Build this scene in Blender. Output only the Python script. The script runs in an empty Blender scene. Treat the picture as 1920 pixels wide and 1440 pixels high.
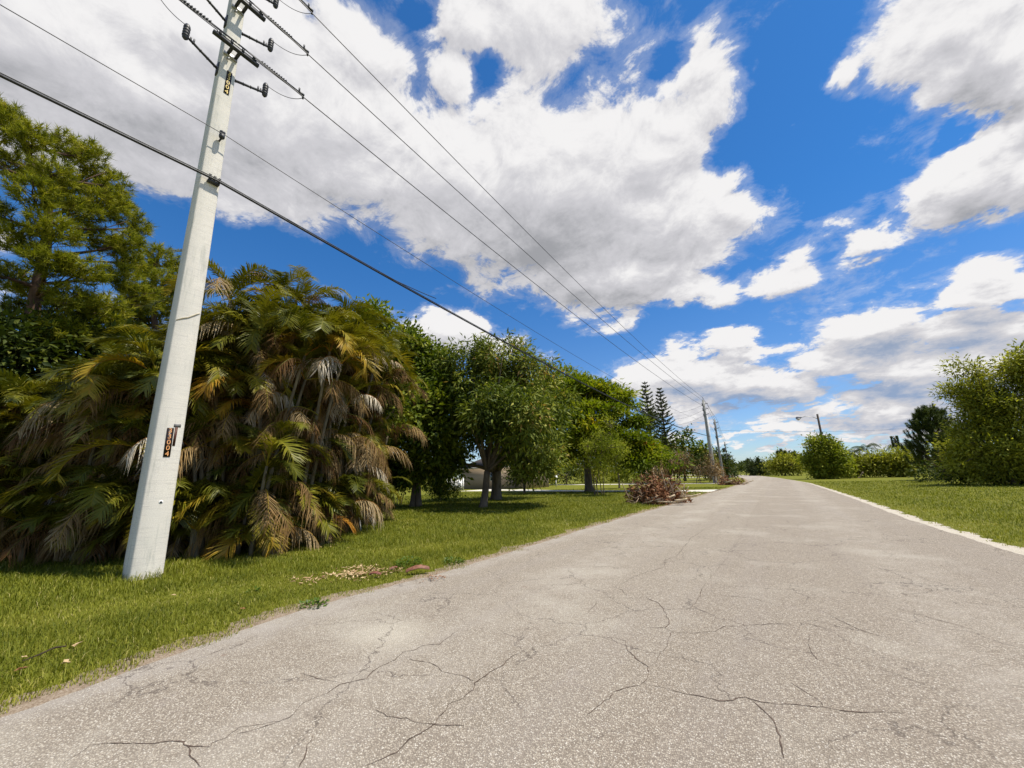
import bpy, math, random
import numpy as np
from mathutils import Matrix, Vector

R = math.radians
rng = np.random.default_rng(7)
random.seed(7)
sc = bpy.context.scene
col = sc.collection

# ------------------------------------------------------------------ camera
EYE = 1.6
F = 732.0                                   # focal length in photo pixels (photo is 1920 wide)
YAW, PITCH, ROLL = R(33.4), R(13.3), R(1.6)
fwd = np.array([-math.sin(YAW)*math.cos(PITCH), math.cos(YAW)*math.cos(PITCH), math.sin(PITCH)])
rgt = np.array([math.cos(YAW), math.sin(YAW), 0.0])
upv = np.cross(rgt, fwd)
r1 = rgt*math.cos(ROLL) - upv*math.sin(ROLL)
u1 = upv*math.cos(ROLL) + rgt*math.sin(ROLL)
cam_d = bpy.data.cameras.new('camera')
cam_d.sensor_width = 36.0
cam_d.lens = 36.0*F/1920.0
cam_d.clip_start = 0.05
cam_d.clip_end = 20000
cam = bpy.data.objects.new('camera', cam_d)
col.objects.link(cam)
cam.matrix_world = Matrix(((r1[0], u1[0], -fwd[0], 0), (r1[1], u1[1], -fwd[1], 0), (r1[2], u1[2], -fwd[2], EYE), (0, 0, 0, 1)))
sc.camera = cam

def ray(px, py):
    return fwd + (px-960)/F*r1 - (py-720)/F*u1
def dirn(px, py):
    d = ray(px, py); return d/np.linalg.norm(d)
def gp(px, py, z=0.0):                       # ground point seen at a photo pixel
    d = ray(px, py); t = (z-EYE)/d[2]
    return np.array([d[0]*t, d[1]*t, z])
def at(px, py, D):                           # point on the sight line at horizontal distance D
    d = ray(px, py); t = D/math.hypot(d[0], d[1])
    return np.array([0, 0, EYE]) + d*t
def onx(px, py, X):                          # point on the sight line in the plane x = X
    d = ray(px, py); t = X/d[0]
    return np.array([0, 0, EYE]) + d*t
def pxm(px, py, D):                          # metres per photo pixel there
    d = ray(px, py); t = D/math.hypot(d[0], d[1])
    return t/F

# ------------------------------------------------------------------ sun, exposure
SUN_EL, SUN_AZ = R(66), R(19)                # azimuth from +x (road's right side) towards +y
SUN = np.array([math.cos(SUN_EL)*math.cos(SUN_AZ), math.cos(SUN_EL)*math.sin(SUN_AZ), math.sin(SUN_EL)])
sl = bpy.data.lights.new('sun', 'SUN')
sl.energy = 5.0
sl.angle = R(0.53)
sl.color = (1.0, 0.94, 0.82)
so = bpy.data.objects.new('sun', sl)
col.objects.link(so)
so.rotation_euler = Vector(SUN).to_track_quat('Z', 'Y').to_euler()
vs = sc.view_settings
sc.display_settings.display_device = 'sRGB'
vs.view_transform = 'Standard'
vs.look = 'None'
vs.exposure = 0.30
vs.gamma = 1.0
vs.use_curve_mapping = False

# ------------------------------------------------------------------ node helpers
class NT:
    def __init__(s, tree):
        s.t = tree; s.n = tree.nodes; s.l = tree.links
    def new(s, typ, **kw):
        nd = s.n.new(typ)
        for k, v in kw.items(): setattr(nd, k, v)
        return nd
    def put(s, sock, v):
        if v is None: return
        if isinstance(v, bpy.types.NodeSocket): s.l.new(v, sock)
        else:
            if isinstance(v, (tuple, list)) and len(v) == 3 and sock.type == 'RGBA': v = (*v, 1)
            sock.default_value = v
    def math(s, op, a, b=None, c=None, clamp=False):
        nd = s.new('ShaderNodeMath', operation=op, use_clamp=clamp)
        s.put(nd.inputs[0], a); s.put(nd.inputs[1], b); s.put(nd.inputs[2], c)
        return nd.outputs[0]
    def vmath(s, op, a, b=None, scale=None):
        nd = s.new('ShaderNodeVectorMath', operation=op)
        s.put(nd.inputs[0], a); s.put(nd.inputs[1], b)
        if scale is not None: s.put(nd.inputs['Scale'], scale)
        return nd.outputs['Value'] if op in ('DOT_PRODUCT', 'LENGTH') else nd.outputs[0]
    def mix(s, f, a, b, blend='MIX'):
        nd = s.new('ShaderNodeMix', data_type='RGBA', blend_type=blend)
        s.put(nd.inputs['Factor'], f); s.put(nd.inputs[6], a); s.put(nd.inputs[7], b)
        return nd.outputs[2]
    def ramp(s, f, stops, interp='LINEAR'):
        nd = s.new('ShaderNodeValToRGB')
        cr = nd.color_ramp; cr.interpolation = interp
        while len(cr.elements) < len(stops): cr.elements.new(0.5)
        for e, (p, c) in zip(cr.elements, stops):
            e.position = p
            e.color = (c, c, c, 1) if not isinstance(c, (tuple, list)) else (*c, 1)
        s.put(nd.inputs[0], f)
        return nd.outputs[0]
    def noise(s, vec, scale, detail=3, rough=0.5, dist=0.0, out='Fac'):
        nd = s.new('ShaderNodeTexNoise')
        s.put(nd.inputs['Vector'], vec)
        nd.inputs['Scale'].default_value = scale; nd.inputs['Detail'].default_value = detail
        nd.inputs['Roughness'].default_value = rough; nd.inputs['Distortion'].default_value = dist
        return nd.outputs[out]
    def smooth(s, v, a, b, lo=0.0, hi=1.0):
        nd = s.new('ShaderNodeMapRange', interpolation_type='SMOOTHSTEP')
        s.put(nd.inputs[0], v)
        for i, q in zip((1, 2, 3, 4), (a, b, lo, hi)): s.put(nd.inputs[i], q)
        return nd.outputs[0]

# ------------------------------------------------------------------ sky with cumulus clouds
world = bpy.data.worlds.new('World')
sc.world = world
world.use_nodes = True
wn = NT(world.node_tree)
wn.n.clear()

def frame_of(cx, cy, rx, ry, ang):
    """centre direction, Euler and size of a flat-ish ellipsoid on the unit sky sphere"""
    c = dirn(cx, cy)
    a = R(ang)
    ex = dirn(cx+rx*math.cos(a), cy-rx*math.sin(a)) - c
    ey = dirn(cx+ry*math.sin(a), cy+ry*math.cos(a)) - c
    sx, sy = np.linalg.norm(ex), np.linalg.norm(ey)
    x = ex/sx
    z = c - x*np.dot(c, x); z /= np.linalg.norm(z)
    y = np.cross(z, x)
    m = Matrix((x, y, z)).transposed()
    return c, m.to_euler('XYZ'), (sx, sy, max(sx, sy))

CLOUDS = [  # centre x, y, half width, half height, angle, weight   (directions on the sky)
    (1060, 370, 380, 270, -8, 1.15), (1215, 300, 190, 190, 0, 0.95), (830, 340, 320, 200, -12, 1.1),
    (560, 230, 370, 240, -14, 1.2), (290, 240, 360, 210, -14, 1.15), (60, 130, 400, 300, -10, 1.2),
    (400, 60, 330, 160, 0, 1.15), (660, 90, 160, 170, 0, 1.1), (1030, 60, 230, 130, 0, 0.95), (880, 50, 140, 110, 0, 0.95), (850, 150, 110, 110, 0, 0.9),
    (1320, 130, 100, 130, 0, 0.8), (1375, 385, 110, 110, 10, 0.9), (1190, 535, 270, 90, -3, 1.15), (1480, 520, 95, 60, 12, 0.72),
    (1330, 545, 110, 60, 0, 0.9), (1555, 420, 70, 40, 30, 0.45), (1625, 480, 70, 40, 0, 0.6),
    (1810, 80, 270, 150, -14, 1.15), (1930, 160, 200, 170, 0, 1.1), (1620, 140, 70, 60, 20, 0.7), (1720, 60, 140, 120, 0, 0.9),
    (1800, 345, 250, 110, 16, 1.15), (1950, 300, 170, 140, 0, 1.05), (1640, 430, 110, 50, 20, 0.8),
    (1640, 605, 230, 85, 5, 1.15), (1400, 655, 160, 45, 6, 0.95), (1860, 555, 150, 100, 8, 1.1), (1830, 660, 300, 90, 0, 1.1),
    (1590, 665, 200, 60, 0, 0.9), (1270, 705, 180, 60, 5, 1.0), (1420, 725, 240, 60, 0, 0.9),
    (850, 620, 130, 70, 0, 1.05), (955, 645, 80, 50, 0, 0.85), (1010, 665, 60, 40, 0, 0.7),
    (1650, 760, 260, 55, 3, 0.8), (1850, 760, 200, 70, 0, 0.85), (1480, 800, 120, 30, 0, 0.95), (1300, 760, 150, 44, 0, 0.85),
    (1560, 832, 170, 26, 0, 0.85), (1400, 812, 80, 22, 0, 0.85), (-150, 420, 260, 120, 0, 0.9), (2150, 450, 250, 200, 0, 0.9),
    (1270, 420, 210, 190, 0, 1.12), (1300, 260, 130, 120, 0, 0.85), (1090, 520, 260, 110, -4, 1.0), (1740, 700, 320, 70, 3, 0.95), (1330, 690, 160, 44, 6, 0.8), (1700, 800, 260, 30, 0, 0.75), (1500, 775, 160, 26, 0, 0.7), (1280, 820, 90, 30, 0, 0.65), (1450, 835, 60, 16, 0, 0.7),
]
HOLES = [(925, 150, 60, 70, 10, 0.42), (795, 12, 70, 40, 0, 0.46), (1245, 120, 80, 60, 0, 0.40), (1225, 175, 90, 34, -20, 0.34),
         (1470, 190, 120, 330, 0, 0.5), (560, 500, 330, 60, -16, 0.75), (1110, 120, 60, 60, 0, 0.30), (1560, 330, 80, 120, 0, 0.4),
         (40, 380, 200, 80, 0, 0.8), (1790, 235, 150, 30, 18, 0.75), (1100, 645, 180, 42, 0, 0.7), (1330, 615, 200, 40, 0, 0.5), (560, 25, 40, 30, 0, .4), (770, 200, 40, 60, 20, 0.3), (1355, 240, 40, 60, 0, 0.22)]
GREYS = [(1030, 470, 320, 130, -5, 0.75), (880, 500, 260, 100, -12, 0.6), (330, 270, 360, 120, -14, 0.62), (120, 200, 280, 150, -10, 0.5), (640, 380, 330, 110, -14, 0.45),  # shaded cloud undersides, painted as grey into the sky colour
         (1180, 420, 190, 120, 0, 0.35), (1660, 655, 230, 48, 5, 0.75), (1850, 640, 220, 50, 0, 0.85), (1840, 400, 200, 60, 16, 0.45), (1870, 190, 200, 80, -10, 0.42),
         (1390, 745, 260, 34, 0, 0.95), (1680, 730, 260, 36, 3, 0.95), (1840, 770, 220, 44, 0, 0.85), (1600, 790, 200, 22, 0, 0.8), (1040, 570, 200, 40, 0, 0.35), (1790, 800, 120, 24, 0, 0.6)]

def field_group(name, items):
    g = bpy.data.node_groups.new(name, 'ShaderNodeTree')
    g.interface.new_socket('Vector', in_out='INPUT', socket_type='NodeSocketVector')
    g.interface.new_socket('Value', in_out='OUTPUT', socket_type='NodeSocketFloat')
    q = NT(g)
    gi = q.new('NodeGroupInput'); go = q.new('NodeGroupOutput')
    acc = None
    for (cx, cy, rx, ry, an, w) in items:
        c, e, s = frame_of(cx, cy, rx, ry, an)
        mp = q.new('ShaderNodeMapping', vector_type='TEXTURE')
        q.put(mp.inputs['Vector'], gi.outputs[0])
        mp.inputs['Location'].default_value = tuple(c)
        mp.inputs['Rotation'].default_value = e
        mp.inputs['Scale'].default_value = s
        gr = q.new('ShaderNodeTexGradient', gradient_type='SPHERICAL')
        q.put(gr.inputs[0], mp.outputs[0])
        if acc is None: acc = q.math('MULTIPLY', gr.outputs['Fac'], w)
        else:
            nd = q.new('ShaderNodeMath', operation='SMOOTH_MAX')
            q.put(nd.inputs[0], acc)
            q.put(nd.inputs[1], q.math('MULTIPLY', gr.outputs['Fac'], w)); nd.inputs[2].default_value = 0.10
            acc = nd.outputs[0]
    q.put(go.inputs[0], acc)
    return g

g_pos = field_group('cloud_mass', CLOUDS)
g_neg = field_group('cloud_gap', HOLES)
g_dark = field_group('cloud_base_shade', GREYS)

def density_group():
    g = bpy.data.node_groups.new('cloud_density', 'ShaderNodeTree')
    g.interface.new_socket('Vector', in_out='INPUT', socket_type='NodeSocketVector')
    g.interface.new_socket('Value', in_out='OUTPUT', socket_type='NodeSocketFloat')
    q = NT(g)
    gi = q.new('NodeGroupInput'); go = q.new('NodeGroupOutput')
    v = gi.outputs[0]
    sep = q.new('ShaderNodeSeparateXYZ'); q.put(sep.inputs[0], v)
    z = q.math('ADD', q.math('MAXIMUM', sep.outputs[2], 0.0), 0.30)
    pl = q.vmath('SCALE', v, scale=q.math('DIVIDE', 1.0, z))
    w1 = q.vmath('SUBTRACT', q.noise(pl, 2.6, 6, 0.6, out='Color'), (0.5, 0.5, 0.5))
    vw = q.vmath('ADD', v, q.vmath('SCALE', w1, scale=0.22))
    a = q.new('ShaderNodeGroup'); a.node_tree = g_pos; q.put(a.inputs[0], vw)
    b = q.new('ShaderNodeGroup'); b.node_tree = g_neg; q.put(b.inputs[0], vw)
    n1 = q.noise(pl, 3.1, 4, 0.55, 0.2)
    n3 = q.noise(pl, 9.0, 8, 0.68, 0.35)
    n2 = q.noise(pl, 1.1, 4, 0.5)
    # behind the camera: ordinary scattered cumulus
    back = q.smooth(q.vmath('DOT_PRODUCT', v, tuple(fwd)), 0.25, -0.1, 0.0, 0.25)
    d = q.math('SUBTRACT', a.outputs[0], b.outputs[0])
    d = q.math('ADD', d, q.math('MULTIPLY', q.math('SUBTRACT', n1, 0.5), 0.95))
    d = q.math('ADD', d, q.math('MULTIPLY', q.math('SUBTRACT', n3, 0.5), 1.15))
    d = q.math('ADD', d, q.math('MULTIPLY', back, q.math('MULTIPLY_ADD', n2, 3.0, -1.0)))
    q.put(go.inputs[0], d)
    return g
g_den = density_group()

tc = wn.new('ShaderNodeTexCoord')
V = wn.vmath('NORMALIZE', tc.outputs['Generated'])
def den(vec):
    n = wn.new('ShaderNodeGroup'); n.node_tree = g_den; wn.put(n.inputs[0], vec); return n.outputs[0]
D0 = den(V)
lift = 0.55*SUN + 0.45*np.array([0, 0, 1.0])
D1 = den(wn.vmath('NORMALIZE', wn.vmath('ADD', V, tuple(lift*0.040))))
alpha = wn.smooth(D0, 0.14, 0.36)
wisp = wn.smooth(D0, -0.02, 0.22, 0.0, 0.22)
alpha = wn.math('MAXIMUM', alpha, wisp)
sepv = wn.new('ShaderNodeSeparateXYZ'); wn.put(sepv.inputs[0], V)
elev = sepv.outputs[2]
alpha = wn.math('MULTIPLY', alpha, wn.smooth(elev, -0.01, 0.05))
gd = wn.new('ShaderNodeGroup'); gd.node_tree = g_dark
wv = wn.vmath('ADD', V, wn.vmath('SCALE', wn.vmath('SUBTRACT', wn.noise(V, 5.0, 4, 0.6, out='Color'), (0.5, 0.5, 0.5)), scale=0.10))
wn.put(gd.inputs[0], wv)
slope = wn.math('SUBTRACT', D1, D0)                      # more cloud towards the light = shaded side
thick = wn.math('MULTIPLY', wn.smooth(D0, 0.45, 1.5), 0.22)
billow = wn.noise(V, 9.0, 6, 0.62)
shade = wn.math('ADD', wn.math('MULTIPLY', slope, 0.85), thick)
shade = wn.math('ADD', shade, wn.math('MULTIPLY', wn.math('SUBTRACT', billow, 0.5), 0.22))
shade = wn.math('ADD', shade, wn.math('MULTIPLY', gd.outputs[0], 0.85))
shade = wn.math('ADD', shade, 0.18, clamp=True)
K = 10.0                                                  # Background strength is 0.1
def kc(r, g, b): return (r*K, g*K, b*K)
bright = kc(0.735, 0.725, 0.725)
grey = wn.mix(wn.smooth(elev, 0.12, 0.42), kc(0.23, 0.31, 0.46), kc(0.285, 0.29, 0.31))
mid = kc(0.52, 0.515, 0.54)
ccol = wn.mix(wn.smooth(shade, 0.05, 0.48), bright, mid)
ccol = wn.mix(wn.smooth(shade, 0.35, 1.05), ccol, grey)
sky = wn.new('ShaderNodeTexSky', sky_type='NISHITA')
sky.sun_disc = False
sky.sun_elevation = SUN_EL
sky.sun_rotation = R(90) - SUN_AZ
sky.altitude = 0; sky.air_density = 1.0; sky.dust_density = 0.2; sky.ozone_density = 3.0
blue = wn.mix(1.0, sky.outputs[0], wn.mix(wn.smooth(elev, 0.0, 0.55), (0.74, 0.88, 1.10), (0.30, 0.80, 1.22)), 'MULTIPLY')
final = wn.mix(alpha, blue, ccol)
bg = wn.new('ShaderNodeBackground'); bg.inputs['Strength'].default_value = 0.1
wn.put(bg.inputs['Color'], final)
wo = wn.new('ShaderNodeOutputWorld'); wn.l.new(bg.outputs[0], wo.inputs['Surface'])
world.cycles.sampling_method = 'MANUAL'
world.cycles.sample_map_resolution = 256

# ------------------------------------------------------------------ mesh helpers
def link(o): col.objects.link(o); return o
def tag(o, label=None, cat=None, group=None, kind=None):
    for k, v in (('label', label), ('category', cat), ('group', group), ('kind', kind)):
        if v: o[k] = v
    return o
def empty(name, loc, label=None, cat=None, group=None, rz=0.0):
    o = bpy.data.objects.new(name, None)
    o.location = loc; o.rotation_euler = (0, 0, rz); o.empty_display_size = 0.3
    link(o); return tag(o, label, cat, group)

class MB:
    """collects vertices / faces (lists of numpy arrays) and links them as ONE mesh object"""
    def __init__(s): s.v = []; s.f3 = []; s.f4 = []; s.a = []; s.n = 0
    def add(s, v, f3=None, f4=None, a=None):
        v = np.asarray(v, float).reshape(-1, 3)
        if f3 is not None and len(f3): s.f3.append(np.asarray(f3, int).reshape(-1, 3)+s.n)
        if f4 is not None and len(f4): s.f4.append(np.asarray(f4, int).reshape(-1, 4)+s.n)
        s.v.append(v)
        if a is None: a = np.full(len(v), 0.5)
        s.a.append(np.broadcast_to(np.asarray(a, float), (len(v),)).copy())
        s.n += len(v)
        return s
    def tube(s, pts, rad, sides=6, cap=True, a=None, square=False):
        pts = np.asarray(pts, float); n = len(pts)
        rad = np.broadcast_to(np.asarray(rad, float), (n,))
        t = np.gradient(pts, axis=0); t /= np.linalg.norm(t, axis=1, keepdims=True)+1e-12
        ref = np.array([0, 0, 1.0]) if abs(t[0][2]) < 0.9 else np.array([1.0, 0, 0])
        V = []
        ang = np.arange(sides)*2*math.pi/sides + (math.pi/4 if square else 0)
        for i in range(n):
            u = np.cross(ref, t[i]); u /= np.linalg.norm(u)+1e-12
            w = np.cross(t[i], u); ref = np.cross(t[i], u)*0+ref
            V.append(pts[i] + rad[i]*(np.cos(ang)[:, None]*u + np.sin(ang)[:, None]*w))
        V = np.concatenate(V)
        i = np.arange(n-1)[:, None]*sides; j = np.arange(sides)[None, :]; k = (j+1) % sides
        q = np.stack([i+j, i+k, i+sides+k, i+sides+j], -1).reshape(-1, 4)
        f3 = []
        if cap:
            V = np.concatenate([V, pts[:1], pts[-1:]])
            for jj in range(sides):
                f3.append((n*sides, (jj+1) % sides, jj)); f3.append((n*sides+1, (n-1)*sides+jj, (n-1)*sides+(jj+1) % sides))
        return s.add(V, f3, q, a)
    def box(s, c, size, axes=None, a=None, taper=1.0):
        c = np.asarray(c, float); h = np.asarray(size, float)/2
        sg = np.array([(-1, -1, -1), (1, -1, -1), (1, 1, -1), (-1, 1, -1), (-1, -1, 1), (1, -1, 1), (1, 1, 1), (-1, 1, 1)], float)
        p = sg*h
        p[4:, :2] *= taper
        if axes is not None: p = p @ np.asarray(axes, float)
        f = [(0, 3, 2, 1), (4, 5, 6, 7), (0, 1, 5, 4), (1, 2, 6, 5), (2, 3, 7, 6), (3, 0, 4, 7)]
        return s.add(p+c, None, f, a)
    def build(s, name, mat=None, parent=None, smooth=False):
        me = bpy.data.meshes.new(name)
        if s.n:
            v = np.concatenate(s.v)
            f3 = np.concatenate(s.f3) if s.f3 else np.zeros((0, 3), int)
            f4 = np.concatenate(s.f4) if s.f4 else np.zeros((0, 4), int)
            me.vertices.add(len(v)); me.vertices.foreach_set('co', v.astype(np.float32).ravel())
            idx = np.concatenate([f3.ravel(), f4.ravel()]).astype(np.int32)
            me.loops.add(len(idx)); me.loops.foreach_set('vertex_index', idx)
            nf = len(f3)+len(f4)
            me.polygons.add(nf)
            st = np.concatenate([np.arange(len(f3))*3, len(f3)*3+np.arange(len(f4))*4]).astype(np.int32)
            me.polygons.foreach_set('loop_start', st)
            me.polygons.foreach_set('loop_total', np.concatenate([np.full(len(f3), 3), np.full(len(f4), 4)]).astype(np.int32))
            if smooth: me.polygons.foreach_set('use_smooth', np.ones(nf, bool))
            at_ = me.attributes.new('rnd', 'FLOAT', 'POINT')
            at_.data.foreach_set('value', np.concatenate(s.a).astype(np.float32))
            me.update(calc_edges=True); me.validate()
        if mat: me.materials.append(mat)
        o = link(bpy.data.objects.new(name, me))
        if parent is not None: o.parent = parent
        return o

def rel(P, root):                     # world points to a thing's own (unrotated) frame
    return np.asarray(P, float) - np.array(root.location)

def norm(v): return v/(np.linalg.norm(v, axis=-1, keepdims=True)+1e-9)

def scatter(mb, tv, tf3, tf4, pos, X, Y, Z, scale, a):
    """instances of a small template: X, Y, Z are (n,3) axes"""
    n = len(pos); tv = np.asarray(tv, float); m = len(tv)
    scale = np.broadcast_to(np.asarray(scale, float), (n,))
    P = pos[:, None, :] + scale[:, None, None]*(tv[None, :, 0:1]*X[:, None, :] + tv[None, :, 1:2]*Y[:, None, :] + tv[None, :, 2:3]*Z[:, None, :])
    off = (np.arange(n)*m)[:, None, None]
    f3 = (np.asarray(tf3, int)[None]+off).reshape(-1, 3) if tf3 is not None else None
    f4 = (np.asarray(tf4, int)[None]+off).reshape(-1, 4) if tf4 is not None else None
    mb.add(P.reshape(-1, 3), f3, f4, np.repeat(a, m))

# ------------------------------------------------------------------ materials
def new_mat(name):
    m = bpy.data.materials.new(name); m.use_nodes = True
    q = NT(m.node_tree); q.n.clear()
    out = q.new('ShaderNodeOutputMaterial')
    return m, q, out
def principled(q, base, rough=0.6, spec=0.3, metal=0.0, bump=None, bstr=0.3, bdist=0.01):
    b = q.new('ShaderNodeBsdfPrincipled')
    q.put(b.inputs['Base Color'], base); q.put(b.inputs['Roughness'], rough)
    q.put(b.inputs['Specular IOR Level'], spec); q.put(b.inputs['Metallic'], metal)
    if bump is not None:
        bp = q.new('ShaderNodeBump'); bp.inputs['Strength'].default_value = bstr; bp.inputs['Distance'].default_value = bdist
        q.put(bp.inputs['Height'], bump); q.l.new(bp.outputs[0], b.inputs['Normal'])
    return b
def plain(name, c, rough=0.6, spec=0.3, metal=0.0, var=0.15, scale=8.0, bstr=0.2):
    m, q, out = new_mat(name)
    o = q.new('ShaderNodeTexCoord').outputs['Object']
    n = q.noise(o, scale, 5, 0.6)
    f = q.smooth(n, 0.25, 0.75)
    base = q.mix(f, tuple(x*(1-var) for x in c), tuple(min(1, x*(1+var)) for x in c))
    b = principled(q, base, rough, spec, metal, n, bstr)
    q.l.new(b.outputs[0], out.inputs[0]); return m
def leafy(name, stops, rough=0.5, spec=0.35, trans=0.3, tcol=(1.25, 1.35, 0.55)):
    m, q, out = new_mat(name)
    at_ = q.new('ShaderNodeAttribute', attribute_name='rnd')
    base = q.ramp(at_.outputs['Fac'], stops)
    b = principled(q, base, rough, spec)
    tr = q.new('ShaderNodeBsdfTranslucent')
    q.put(tr.inputs[0], q.mix(1.0, base, tcol, 'MULTIPLY'))
    mx = q.new('ShaderNodeMixShader'); mx.inputs[0].default_value = trans
    q.l.new(b.outputs[0], mx.inputs[1]); q.l.new(tr.outputs[0], mx.inputs[2]); q.l.new(mx.outputs[0], out.inputs[0])
    return m
def bark(name, c, scale=6.0):
    m, q, out = new_mat(name)
    o = q.new('ShaderNodeTexCoord').outputs['Object']
    mp = q.new('ShaderNodeMapping'); q.put(mp.inputs['Vector'], o); mp.inputs['Scale'].default_value = (1, 1, 0.25)
    n = q.noise(mp.outputs[0], scale, 6, 0.65)
    n2 = q.noise(o, 1.7, 3)
    base = q.ramp(n, [(0.3, tuple(x*0.45 for x in c)), (0.7, c)])
    base = q.mix(q.smooth(n2, 0.5, 0.8, 0, 0.5), base, tuple(min(1, x*1.5) for x in c))
    b = principled(q, base, 0.85, 0.15, 0, n, 0.8, 0.03)
    q.l.new(b.outputs[0], out.inputs[0]); return m

GREEN_BROAD = leafy('broad_leaf', [(0.0, (0.022, 0.042, 0.005)), (0.4, (0.105, 0.140, 0.012)), (0.7, (0.225, 0.255, 0.024)), (1.0, (0.40, 0.39, 0.055))], rough=0.58, spec=0.15, trans=0.28)
GREEN_MANGO = leafy('mango_leaf', [(0.0, (0.022, 0.040, 0.005)), (0.4, (0.105, 0.135, 0.015)), (0.7, (0.23, 0.25, 0.038)), (0.92, (0.40, 0.36, 0.085)), (1.0, (0.40, 0.24, 0.08))], rough=0.6, spec=0.14, trans=0.25)
GREEN_POIN = leafy('feathery_leaf', [(0.0, (0.040, 0.066, 0.004)), (0.4, (0.150, 0.190, 0.008)), (0.7, (0.29, 0.30, 0.014)), (1.0, (0.46, 0.36, 0.02))], rough=0.6, spec=0.12, trans=0.35)
GREEN_PINE = leafy('pine_needles', [(0.0, (0.045, 0.062, 0.004)), (0.35, (0.18, 0.19, 0.010)), (0.7, (0.34, 0.32, 0.025)), (1.0, (0.46, 0.38, 0.06))], rough=0.6, spec=0.12, trans=0.3)
GREEN_PALM = leafy('palm_leaf', [(0.0, (0.042, 0.056, 0.005)), (0.35, (0.160, 0.160, 0.011)), (0.62, (0.32, 0.255, 0.020)), (0.82, (0.46, 0.28, 0.028)), (1.0, (0.42, 0.18, 0.032))], rough=0.45, spec=0.3, trans=0.28, tcol=(1.2, 1.1, 0.45))
DEAD_PALM = leafy('dead_palm_leaf', [(0.0, (0.11, 0.055, 0.018)), (0.4, (0.25, 0.155, 0.058)), (0.75, (0.38, 0.285, 0.15)), (1.0, (0.60, 0.54, 0.43))], rough=0.7, spec=0.12, trans=0.15, tcol=(1.1, 0.9, 0.7))
GREEN_LIGHT = leafy('light_shrub_leaf', [(0.0, (0.06, 0.085, 0.006)), (0.4, (0.21, 0.24, 0.018)), (1.0, (0.46, 0.45, 0.06))], rough=0.6, spec=0.15, trans=0.35)
GREEN_OLIVE = leafy('olive_leaf', [(0.0, (0.070, 0.082, 0.008)), (0.4, (0.245, 0.245, 0.022)), (0.8, (0.45, 0.42, 0.055)), (1.0, (0.55, 0.50, 0.13))], rough=0.6, spec=0.15, trans=0.35)
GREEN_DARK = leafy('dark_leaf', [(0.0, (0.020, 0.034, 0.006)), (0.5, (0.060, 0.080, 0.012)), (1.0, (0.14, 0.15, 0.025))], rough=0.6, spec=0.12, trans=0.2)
GREEN_BLUE = leafy('conifer_leaf', [(0.0, (0.025, 0.040, 0.012)), (0.6, (0.065, 0.085, 0.022)), (1.0, (0.13, 0.14, 0.035))], rough=0.6, spec=0.12, trans=0.15)
FLOWER = leafy('orange_flower', [(0.0, (0.50, 0.10, 0.02)), (1.0, (0.72, 0.27, 0.06))], trans=0.3, tcol=(1, 1, 1))
DRY_LEAF = leafy('dry_leaf', [(0.0, (0.075, 0.032, 0.016)), (0.5, (0.22, 0.098, 0.045)), (0.8, (0.34, 0.17, 0.085)), (1.0, (0.44, 0.31, 0.18))], rough=0.75, spec=0.15, trans=0.1, tcol=(1, 0.8, 0.6))
CHIP = leafy('pale_chip', [(0.0, (0.16, 0.075, 0.04)), (0.5, (0.40, 0.27, 0.14)), (1.0, (0.62, 0.47, 0.27))], rough=0.8, spec=0.15, trans=0.05)
GRASS = leafy('grass_blade', [(0.0, (0.060, 0.082, 0.006)), (0.35, (0.150, 0.168, 0.012)), (0.7, (0.262, 0.262, 0.028)), (0.9, (0.36, 0.33, 0.06)), (1.0, (0.44, 0.37, 0.15))], rough=0.6, spec=0.2, trans=0.3, tcol=(1.1, 1.15, 0.5))
BARK_GREY = bark('grey_bark', (0.21, 0.165, 0.12))
BARK_PINE = bark('pine_bark', (0.14, 0.085, 0.06), 9)
BARK_PALM = bark('palm_stem_bark', (0.20, 0.17, 0.11), 14)
TWIG = plain('dead_twig', (0.30, 0.22, 0.15), 0.8, 0.15, var=0.35)
LOG = plain('pale_cut_wood', (0.48, 0.38, 0.25), 0.8, 0.15, var=0.3)
DARK_METAL = plain('dark_weathered_metal', (0.05, 0.05, 0.055), 0.55, 0.4, 0.3, 0.3)
GALV = plain('galvanised_metal', (0.36, 0.36, 0.36), 0.45, 0.5, 0.6, 0.25)
BLACK_RUBBER = plain('black_cable_sheath', (0.018, 0.018, 0.02), 0.45, 0.5, 0, 0.2)
ALU = plain('grey_wire', (0.045, 0.045, 0.05), 0.5, 0.5, 0.3, 0.2)
POLYMER = plain('dark_polymer', (0.045, 0.045, 0.052), 0.5, 0.4, 0, 0.2)

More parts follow.
